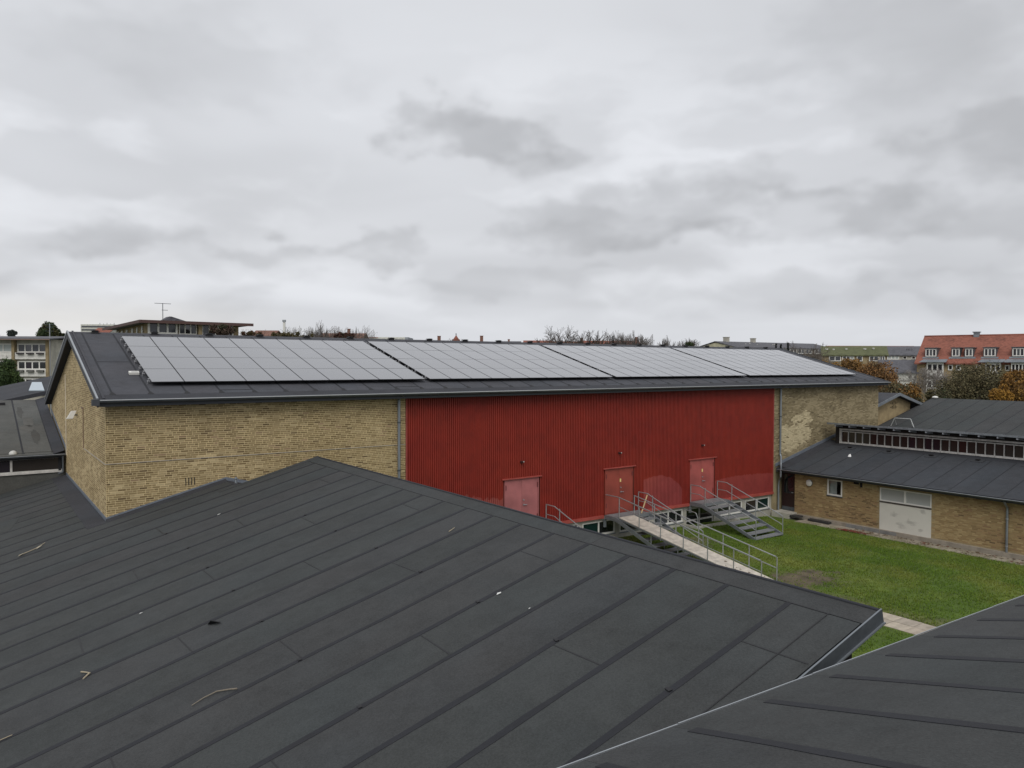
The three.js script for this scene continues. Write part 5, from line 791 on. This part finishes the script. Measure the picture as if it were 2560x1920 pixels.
{ const g = thing('light_mast', 'white floodlight mast rising above the trees', 'mast'), d = 150, p = plan(711, d); part('pole', bar(V(0, -0.7, 0), V(0, hgt(803, d, 711), 0), 0.30, 10, 0.24), white, g); part('head', bar(V(0, hgt(805, d, 711), 0), V(0, hgt(800, d, 711), 0), 0.36, 10), zincPale, g); g.position.set(p.x, 0, p.z); }
// ---- right: grey roofed terrace, moss roofed terrace, grey slate end
{
  const [g, Lg] = dh('long grey roofed terrace with a cream gable beyond the solar panels', 1840, 2085, 851.5, 867, 165, worn(0.13, 0.11, 0.09, 0.9, 3), tileGrey, { dep: 12, phi: -32, over: 0.25, chimneys: [[0.10, 0.9, 1.0], [0.36, 0.8, 0.9]], chM: wallG });
  part('gable_panel', prism([V(-0.03, hgt(867, 165, 1840) - 1.5, -0.2), V(-0.03, hgt(867, 165, 1840), -0.2), V(-0.03, hgt(851.5, 165, 1840) - 0.35, -6), V(-0.03, hgt(867, 165, 1840), -11.8), V(-0.03, hgt(867, 165, 1840) - 1.5, -11.8)], V(-0.06, 0, 0)), wallCream, g, 'cream boarded gable');
  for (const f of [0.45, 0.52, 0.6, 0.68, 0.78, 0.86]) windowAt(g, f * Lg, f * Lg + 2.4, hgt(889, 165, 1840) + 0.6, hgt(876, 165, 1840) + 0.6, 0.14, 2, white, [glassGrey, glass], 0.14);
  for (const [f, z] of [[0.20, -3.4], [0.26, -4.0], [0.30, -3.0], [0.46, -3.2], [0.5, -3.8]]) part('flue', bar(V(f * Lg, hgt(864, 165, 1840), z), V(f * Lg, hgt(855, 165, 1840) - (4 + z) * 0.3, z), 0.16), wallW, g);
  dh('far dark gabled house left of the cream gable', 1782, 1806, 858.5, 872, 210, wallY, tileBrown, { dep: 12 });
  const d = 150, ph = 22, [m] = dh('moss covered terrace with white window bands behind the autumn trees', 2056, 2216, 864.5, 886.5, d, wallY, tileMoss, { dep: 10, over: 0.35, phi: ph }), X = (u) => along(2056, d, u, ph)[0], Yv = (v) => hgt(v, d - 5, 2140);
  for (const [u0, u1, n] of [[2072, 2102, 2], [2105, 2135, 3], [2141, 2156, 1], [2172, 2196, 2], [2198, 2212, 2]]) windowAt(m, X(u0), X(u1), Yv(903), Yv(889.5), 0.14, n, white, [glassGrey, glass, plain(0.4, 0.42, 0.4, 0.5)], 0.14);
  for (const [u, v, w] of [[2066, 871, 0.3], [2084, 872, 0.14], [2116, 871, 0.14], [2163, 871, 0.3], [2185, 870, 0.14]]) part('flue', [bar(V(X(u), Yv(v + 10), -2.8), V(X(u), Yv(v), -2.8), 0.08 + w * 0.3), flat(new THREE.CylinderGeometry(0.16 + w * 0.5, 0.16 + w * 0.5, 0.3, 10).translate(X(u), Yv(v), -2.8))], wallW, m);
  dh('thin red ridge of a far house behind the moss roofs', 2085, 2300, 863.5, 872, 190, wallY, tileRed, { dep: 8 });
  const t0 = along(2056, d, 2217, ph), f0 = t0[1].dot(FW), [s2] = dh('slate roofed house with white windows left of the red building', 2217, 2312, 864.5, 886.5, f0, wallG, tileGrey, { dep: 10, over: 0.3, phi: ph }), X2 = (u) => along(2217, f0, u, ph)[0], Y2 = (v) => hgt(v, f0 - 3, 2260);
  windowAt(s2, X2(2217), X2(2247), Y2(899), Y2(888.5), 0.14, 3, white, plain(0.4, 0.43, 0.42, 0.4), 0.14); windowAt(s2, X2(2256), X2(2266), Y2(898), Y2(890), 0.14, 1, offWhite, glass, 0.1); windowAt(s2, X2(2278), X2(2288), Y2(898), Y2(890), 0.14, 1, offWhite, glass, 0.1);
  for (const u of [2270, 2275, 2282]) part('flue', bar(V(X2(u), Y2(880), -2.4), V(X2(u), Y2(871), -2.6), 0.14), tileGrey, s2);
  dh('low slate roofed outbuilding in front of the slate house', 2205, 2300, 899, 929, 124, wallW, tileGrey, { dep: 9, phi: ph, over: 0.3 });
}
// ---- right: red tiled block with dormers and bay windows
{
  const d = 122, u0 = 2292, ph = 40, g = thing('red_roofed_block', 'large apartment block with red tiled roof, dormers and white bay windows', 'building'), L = frame(g, plan(u0, d), along(u0, d, 2700, ph)[1]), eave = hgt(903, d, u0) + 0.05, ridge = hgt(841, 127, 2318), dep = 13, X = (u) => along(u0, d, u, ph)[0], fw = (u) => d - Math.sin(ph * Math.PI / 180) * X(u), Yv = (v) => hgt(v, fw(2390), 2390);
  part('wall', prism([V(0, -0.7, 0), V(0, eave - 0.1, 0), V(0, ridge - 0.35, -dep / 2), V(0, eave - 0.1, -dep), V(0, -0.7, -dep)], V(L, 0, 0)), worn(0.34, 0.26, 0.15, 0.95, 2), g);
  for (const s of [0, 1]) { const zE = s ? -dep - 0.5 : 0.5; part('roof', prism(s ? [V(-0.3, ridge, -dep / 2), V(L, ridge, -dep / 2), V(L, eave - 0.35, zE), V(-0.3, eave - 0.35, zE)].reverse() : [V(-0.3, eave - 0.35, zE), V(L, eave - 0.35, zE), V(L, ridge, -dep / 2 + 0.003), V(-0.3, ridge, -dep / 2 + 0.003)], V(0, -0.2, 0)), tileRed, g); }
  const slope = (ridge - eave + 0.35) / (dep / 2 + 0.5), zAt = (y) => 0.5 - (y - eave + 0.35) / slope;
  const gl = [glassPlum, glass];
  // sight lines to the dormers cross the slope a little behind the wall face
  const XD = (u, z) => { const k = (u - 1280) / 1883, c = Math.cos(ph * Math.PI / 180), n = Math.sin(ph * Math.PI / 180), f1 = d - z * c, r1 = (u0 - 1280) / 1883 * d - z * n; return (k * f1 - r1) / (c + n * k); };
  for (const [a, b, n] of [[2313, 2340, 3], [2379, 2398, 2], [2412, 2431, 2], [2459, 2488, 3], [2530, 2560, 3], [2590, 2620, 3]]) {
    const y0 = Yv(891), y1 = Yv(871.5), zf = zAt(y0) + 0.25, x0 = XD(a, zf), x1 = XD(b, zf), zb = zAt(y1);
    const dm = part('dormer', [prism([V(x0 - 0.1, y0 - 0.1, zf - 0.02), V(x1 + 0.1, y0 - 0.1, zf - 0.02), V(x1 + 0.1, y1 + 0.08, zf - 0.02), V(x0 - 0.1, y1 + 0.08, zf - 0.02)], V(0, 0, zb - zf - 0.3)), box(x0 - 0.2, x1 + 0.2, y1 + 0.085, y1 + 0.2, zf + 0.25, zb - 0.6)], zincDark, g);
    windowAt(dm, x0, x1, y0, y1, zf + 0.08, n, white, gl, 0.13, 0.1); part('apron', prism([V(x0 - 0.4, y0 - 0.35, zAt(y0 - 0.35) + 0.06), V(x1 + 0.4, y0 - 0.35, zAt(y0 - 0.35) + 0.06), V(x1 + 0.4, y0 - 0.12, zAt(y0 - 0.12) + 0.06), V(x0 - 0.4, y0 - 0.12, zAt(y0 - 0.12) + 0.06)], V(0, 0.05, 0)), zinc, dm);
  }
  for (const [a, b, n] of [[2316, 2357, 3], [2463, 2501, 3], [2527, 2566, 4], [2600, 2640, 3]]) {
    const x0 = XD(a, 1), x1 = XD(b, 1); part('bay_roof', prism([V(x0 - 1.0, Yv(906), 1.5), V(x1 + 0.5, Yv(906), 1.5), V(x1 + 0.5, Yv(899), 0.2), V(x0 - 0.6, Yv(899), 0.2)], V(0, 0.06, 0)), zinc, g);
    for (const [v0, v1, v2] of [[906, 929, 944], [948, 972, 986]]) { const w = windowAt(g, x0, x1, Yv(v1), Yv(v0 + 3), 1.0, n, white, gl, 0.14, 0.9); part('balcony_front', box(x0, x1, Yv(v2), Yv(v1) - 0.02, 0.1, 1.02), offWhite, w); part('head', box(x0, x1, Yv(v0 + 3) + 0.02, Yv(v0), 0.1, 1.0), wallW, w); }
  }
  for (const u of [2370, 2390, 2440, 2512]) for (const v of [912, 955]) windowAt(g, X(u), X(u + 12), Yv(v + 14), Yv(v), 0.14, 1, white, glass, 0.14);
  const xc = XD(2440, -dep / 2); part('chimney', [box(xc - 0.4, xc + 0.4, ridge - 0.6, ridge + 0.45, -dep / 2 - 0.4, -dep / 2 + 0.5), box(xc - 0.52, xc + 0.52, ridge + 0.45, ridge + 0.6, -dep / 2 - 0.6, -dep / 2 + 0.65)], zinc, g); part('ridge_tiles', bar(V(-0.3, ridge, -dep / 2), V(L, ridge, -dep / 2), 0.14, 8), tileRed, g);
}

// ================================================================ TREES
function trunkTube(pts, r0, r1, out) { for (let i = 0; i < pts.length - 1; i++) { const f = i / (pts.length - 1), f2 = (i + 1) / (pts.length - 1); out.push(bar(pts[i], pts[i + 1], r0 + (r1 - r0) * f, 6, r0 + (r1 - r0) * f2)); } }
// bare crown: repeated forking, fine twigs as slender three-sided rods
function rods() { const pos = [], nor = []; return { add(p, q, r0, r1, n = 3) { const d = q.clone().sub(p).normalize(), a = Math.abs(d.y) > 0.9 ? V(1, 0, 0) : V(0, 1, 0), s = a.cross(d).normalize(), t = d.clone().cross(s); const ring = []; for (let i = 0; i < n; i++) { const an = i / n * 6.2832; ring.push(s.clone().multiplyScalar(Math.cos(an)).addScaledVector(t, Math.sin(an))); } for (let i = 0; i < n; i++) { const A = ring[i], B = ring[(i + 1) % n], v = [p.clone().addScaledVector(A, r0), p.clone().addScaledVector(B, r0), q.clone().addScaledVector(B, r1), q.clone().addScaledVector(A, r1)], N = [A, B, B, A]; for (const k of [0, 1, 2, 0, 2, 3]) { pos.push(v[k].x, v[k].y, v[k].z); nor.push(N[k].x, N[k].y, N[k].z); } } }, geo() { const g = new THREE.BufferGeometry(); g.setAttribute('position', new THREE.Float32BufferAttribute(pos, 3)); g.setAttribute('normal', new THREE.Float32BufferAttribute(nor, 3)); return g; } }; }
function bareTree(label, u, vTop, d, spread, kind, seed, col, group) {
  const R = rng(seed), g = thing('bare_tree', label, 'tree', group || 'bare trees beyond the hall'), h = hgt(vTop, d, u), m = plain(...col, 0.95), tr = rods(), cr = rods(), p = plan(u, d), rmin = d * (kind === 'weep' ? 0.00010 : 0.00014);
  const th = h * 0.28; tr.add(V(0, -0.8, 0), V(0.1, th, 0), h * 0.020, h * 0.014, 8); let count = 0;
  const strand = (q, len) => { let a = q.clone(); const dx = (R() - 0.5) * 0.5, dz = (R() - 0.5) * 0.5; for (let i = 0; i < 3; i++) { const b = a.clone().add(V(dx * len * 0.3 / (i + 1), -len / 3, dz * len * 0.3 / (i + 1))); cr.add(a, b, rmin, rmin * 0.8, 3); a = b; } };
  const grow = (q, dir, len, r, lev) => {
    let a = q.clone(), dd = dir.clone(); const n = 2;
    for (let i = 0; i < n; i++) { dd.add(V((R() - 0.5) * 0.4, (R() - 0.40) * 0.25, (R() - 0.5) * 0.4)).normalize(); const b = a.clone().addScaledVector(dd, len / n); cr.add(a, b, Math.max(rmin, r * (1 - 0.2 * i)), Math.max(rmin, r * (0.8 - 0.2 * i)), lev > 3 ? 4 : 3); a = b; if (lev > 0 && i < n - 1) kid(a, dd, len, r, lev); if (kind === 'weep' && lev < 3) for (let k = 0; k < 1; k++) strand(a, h * (0.07 + 0.10 * R())); }
    if (lev > 0) for (let i = 0; i < 2; i++) kid(a, dd, len, r, lev);
  };
  const kid = (a, dd, len, r, lev) => { if (count++ > 9000) return; const w = V(R() - 0.5, R() - 0.45, R() - 0.5).multiplyScalar(1.45 * spread).add(dd).normalize(); grow(a, w, len * (0.58 + R() * 0.22), r * 0.55, lev - 1); };
  for (let i = 0; i < 6; i++) { const an = i / 6 * 6.28 + R(); grow(V(0.1, th * (0.7 + 0.3 * R()), 0), V(Math.cos(an) * 0.8 * spread, 1.0, Math.sin(an) * 0.62 * spread).normalize(), h * 0.25, h * 0.008, d > 200 ? 4 : kind === 'weep' ? 5 : 6); }
  part('trunk', tr.geo(), m, g); const cg = cr.geo(); cg.computeBoundingBox(); const c = part('crown', cg, m, g); c.scale.y = h / cg.boundingBox.max.y; g.position.set(p.x, 0, p.z); return g;
}
const brn = [0.075, 0.062, 0.052], gry = [0.125, 0.108, 0.098];
bareTree('wide bare tree in the centre distance', 1398, 812, 150, 0.85, 'up', 3, brn); bareTree('bare tree right of the wide bare tree in the centre distance', 1446, 821, 155, 0.7, 'up', 5, brn);
bareTree('weeping birch beside the long red roof', 1568, 825, 150, 0.5, 'weep', 7, gry); bareTree('small weeping birch near the right end of the ridge', 1702, 836, 160, 0.45, 'weep', 9, gry);
bareTree('tall drooping birch left of centre', 832, 801, 130, 0.85, 'weep', 11, gry); bareTree('lower drooping birch beside the tall birch', 803, 813, 128, 0.7, 'weep', 13, gry); bareTree('bushy bare tree right of the white mast', 748, 812, 126, 1.0, 'up', 15, [0.10, 0.092, 0.062]); bareTree('bare tree between the mast and the birches', 776, 818, 130, 0.9, 'up', 16, [0.085, 0.07, 0.06]); bareTree('scrubby bare tree left of the white mast', 672, 820, 120, 0.9, 'up', 17, [0.085, 0.065, 0.045]);
bareTree('pale bare tree above the grey terrace', 2008, 852, 112, 1.1, 'up', 19, [0.14, 0.118, 0.10]); bareTree('pale bare tree right of the dark conifers', 2040, 855, 108, 1.1, 'up', 21, [0.15, 0.125, 0.105]); bareTree('bare tree at the left edge of the picture', -30, 806, 150, 1.0, 'up', 23, brn); bareTree('whitish bare tree in front of the red roofed block', 2332, 916, 104, 0.9, 'up', 25, [0.26, 0.235, 0.215]);
for (const [u, v, s] of [[1024, 850, 27], [1112, 849, 28], [1130, 848, 29]]) bareTree(['faint far tree left of the chimneys', 'faint far tree left of the steeple', 'faint far tree just beside the steeple'][s - 27], u, v - 3, 260, 1.0, 'up', s, [0.2, 0.19, 0.185]);
// leafy crowns: clumps of small leaf faces spread through uneven lobes, limbs inside
function leafyTree(name, label, cat, u, vTop, vBot, d, halfPx, n, leaf, pal, seed, group, lobes = 26) {
  const R = rng(seed), g = thing(name, label, cat, group), p = plan(u, d), top = hgt(vTop, d, u), bot = Math.max(0.3, hgt(vBot, d, u)), rx = halfPx / 1883 * d, ry = (top - bot) / 2, cy = (top + bot) / 2;
  const L = []; for (let i = 0; i < lobes; i++) { let v; do { v = V(R() * 2 - 1, R() * 2 - 1, R() * 2 - 1); } while (v.length() > 1 || v.length() < 0.35); const f = 0.80; L.push([V(v.x * rx * f, cy + v.y * ry * f, v.z * rx * f * 0.85), (0.22 + R() * 0.20) * Math.min(rx, ry * 1.3), Math.floor(R() * pal.length)]); }
  const pos = [], col = [];
  n = Math.round(n * 1.9); leaf *= 0.72;
  for (let i = 0; i < n; i++) {
    const [c, r, ci] = L[Math.floor(R() * L.length)]; let v; do { v = V(R() * 2 - 1, R() * 2 - 1, R() * 2 - 1); } while (v.length() > 1); v.multiplyScalar(Math.pow(v.length(), -0.35));
    const q = c.clone().addScaledVector(v, r * (0.75 + R() * 0.5)); const a = V(R() - 0.5, R() - 0.5, R() - 0.5).normalize(), b = V(R() - 0.5, R() - 0.5, R() - 0.5).cross(a).normalize(), s = leaf * (0.6 + R() * 0.8);
    const P = [q.clone().addScaledVector(a, -s), q.clone().addScaledVector(b, s * 0.55), q.clone().addScaledVector(a, s), q.clone().addScaledVector(b, -s * 0.55)], k = pal[R() < 0.75 ? ci : Math.floor(R() * pal.length)], br = 0.8 + R() * 0.4;
    for (const w of [0, 1, 2, 0, 2, 3]) { pos.push(P[w].x, P[w].y, P[w].z); col.push(k[0] * br, k[1] * br, k[2] * br); }
  }
  const cg = new THREE.BufferGeometry(); cg.setAttribute('position', new THREE.Float32BufferAttribute(pos, 3)); cg.setAttribute('color', new THREE.Float32BufferAttribute(col, 3)); cg.computeVertexNormals();
  part('crown', cg, new THREE.MeshStandardMaterial({ vertexColors: true, roughness: 0.95, side: THREE.DoubleSide }), g);
  const limbs = rods(); limbs.add(V(0, -0.8, 0), V(0, bot + ry * 0.5, 0), rx * 0.05 + 0.05, rx * 0.03 + 0.03, 8); for (const [c, r] of L.slice(0, 12)) limbs.add(V(0, bot + ry * 0.3, 0), c, rx * 0.02 + 0.03, 0.02, 5); for (const [c, r] of L) for (let i = 0; i < 6; i++) limbs.add(c, c.clone().add(V(R() - 0.5, R() * 0.9 - 0.2, R() - 0.5).multiplyScalar(r * 2.2)), 0.02, 0.006, 3);
  part('trunk', limbs.geo(), plain(0.06, 0.048, 0.038, 0.95), g); g.position.set(p.x, 0, p.z); return g;
}
const orange = [[0.24, 0.125, 0.028], [0.20, 0.105, 0.028], [0.26, 0.145, 0.034], [0.15, 0.085, 0.030]], brownish = [[0.15, 0.085, 0.035], [0.18, 0.092, 0.034], [0.115, 0.075, 0.032], [0.22, 0.115, 0.04]], olive = [[0.105, 0.092, 0.046], [0.125, 0.104, 0.052], [0.085, 0.080, 0.040], [0.145, 0.115, 0.060]], green = [[0.050, 0.085, 0.025], [0.065, 0.100, 0.028], [0.040, 0.068, 0.022]], dkg = [[0.035, 0.058, 0.022], [0.050, 0.070, 0.026], [0.075, 0.070, 0.028]];
const AG = 'autumn trees behind the right wing';
leafyTree('autumn_tree', 'orange tree just beyond the right end of the hall roof', 'tree', 2120, 893, 985, 84, 52, 5200, 0.16, orange, 41, AG); leafyTree('autumn_tree', 'low orange tree left of the moss covered terrace', 'tree', 2070, 900, 965, 92, 34, 3000, 0.16, orange.concat(brownish), 42, AG);
leafyTree('autumn_tree', 'russet brown tree in front of the slate outbuilding', 'tree', 2196, 905, 1010, 78, 62, 6400, 0.15, brownish, 43, AG); leafyTree('autumn_tree', 'yellow orange tree below the whitish bare tree', 'tree', 2272, 952, 1040, 72, 52, 5200, 0.14, orange.concat(olive), 44, AG);
leafyTree('autumn_tree', 'dark green brown tree right of the small gable', 'tree', 2345, 968, 1050, 68, 44, 4600, 0.13, olive.concat(dkg), 45, AG); leafyTree('autumn_tree', 'large olive tree in front of the red roofed block', 'tree', 2428, 903, 1045, 72, 84, 11000, 0.13, olive, 46, AG, 44);
leafyTree('autumn_tree', 'tall orange tree at the right edge of the picture', 'tree', 2548, 914, 1050, 70, 62, 7600, 0.14, orange, 47, AG, 34); leafyTree('autumn_tree', 'small bright orange bush tree between the olive and the tall orange tree', 'tree', 2508, 958, 1035, 64, 38, 4200, 0.12, [[0.30, 0.16, 0.025], [0.24, 0.125, 0.025]], 48, AG); leafyTree('autumn_tree', 'dark green tree between the orange trees at the right edge', 'tree', 2500, 925, 1040, 78, 48, 5000, 0.13, dkg.concat(olive), 49, AG); leafyTree('autumn_tree', 'brown green tree behind the small gable', 'tree', 2232, 955, 1030, 66, 46, 4600, 0.13, olive.concat(brownish), 50, AG);
leafyTree('shrub', 'leafy brown climbing plants on the penthouse terrace', 'shrub', 560, 812, 842, 74, 44, 2600, 0.13, [[0.075, 0.050, 0.035], [0.10, 0.060, 0.045], [0.05, 0.05, 0.025]], 51); leafyTree('shrub', 'brown autumn shrubs right of the penthouse block', 'shrub', 632, 828, 848, 90, 34, 1600, 0.14, [[0.11, 0.045, 0.03], [0.09, 0.07, 0.03]], 52); leafyTree('shrub', 'olive hedge along the hall ridge below the white mast', 'shrub', 730, 830, 850, 95, 72, 2600, 0.16, [[0.12, 0.10, 0.045], [0.09, 0.08, 0.04]], 53); leafyTree('shrub', 'dark red leaved shrub below the drooping birch', 'shrub', 862, 831, 850, 100, 34, 1500, 0.15, [[0.09, 0.04, 0.03], [0.07, 0.05, 0.03]], 54);
leafyTree('evergreen_tree', 'rounded dark evergreen above the left red roof', 'tree', 122, 806, 850, 165, 26, 4200, 0.28, dkg, 55); leafyTree('evergreen_tree', 'small dark evergreen behind the red roof on the left', 'tree', 155, 830, 850, 168, 12, 900, 0.25, dkg, 59); leafyTree('evergreen_tree', 'small grey green tree over the left apartment block', 'tree', 31, 825, 846, 230, 12, 1200, 0.3, [[0.05, 0.06, 0.055]], 56); leafyTree('shrub', 'dense green shrub at the left edge before the white apartment block', 'shrub', 18, 896, 985, 62, 42, 6000, 0.11, green, 57); leafyTree('shrub', 'small green bush by the birch near the right end of the ridge', 'shrub', 1722, 855, 868, 150, 12, 700, 0.2, dkg, 58);
function conifer(label, u, vTop, d, wPx, seed) { const R = rng(seed), g = thing('conifer', label, 'tree', 'slim dark conifers'), p = plan(u, d), h = hgt(vTop, d, u), w = wPx / 1883 * d, pos = []; for (let i = 0; i < 1500; i++) { const f = Math.pow(R(), 0.8), y = 0.4 + f * (h - 0.4), r = w * (1 - f * 0.75) * Math.sqrt(R()) * (0.75 + 0.5 * vnoise(f * 14, seed, 3)), an = R() * 6.283, c = V(Math.cos(an) * r, y, Math.sin(an) * r), a = V(Math.cos(an), 0.6, Math.sin(an)).multiplyScalar(0.16), b = V(-Math.sin(an), 0, Math.cos(an)).multiplyScalar(0.07); for (const v of [c.clone().sub(b), c.clone().add(b), c.clone().add(a)]) pos.push(v.x, v.y, v.z); } const cg = new THREE.BufferGeometry(); cg.setAttribute('position', new THREE.Float32BufferAttribute(pos, 3)); cg.computeVertexNormals(); part('crown', cg, new THREE.MeshStandardMaterial({ color: lin(0.022, 0.032, 0.020), roughness: 0.95, side: THREE.DoubleSide }), g); part('trunk', bar(V(0, -0.8, 0), V(0, h * 0.9, 0), 0.14, 6, 0.03), plain(0.04, 0.03, 0.025, 0.95), g); g.position.set(p.x, 0, p.z); }
conifer('left of three slim dark conifers beyond the solar panels', 1939, 860, 100, 5, 1); conifer('middle and smallest of three slim dark conifers', 1951, 861, 100, 4, 2); conifer('right and tallest of three slim dark conifers', 1969, 857, 100, 6, 3); conifer('small dark conifer beside the weeping birch', 1532, 840, 150, 8, 4);

renderer.render(scene, camera);
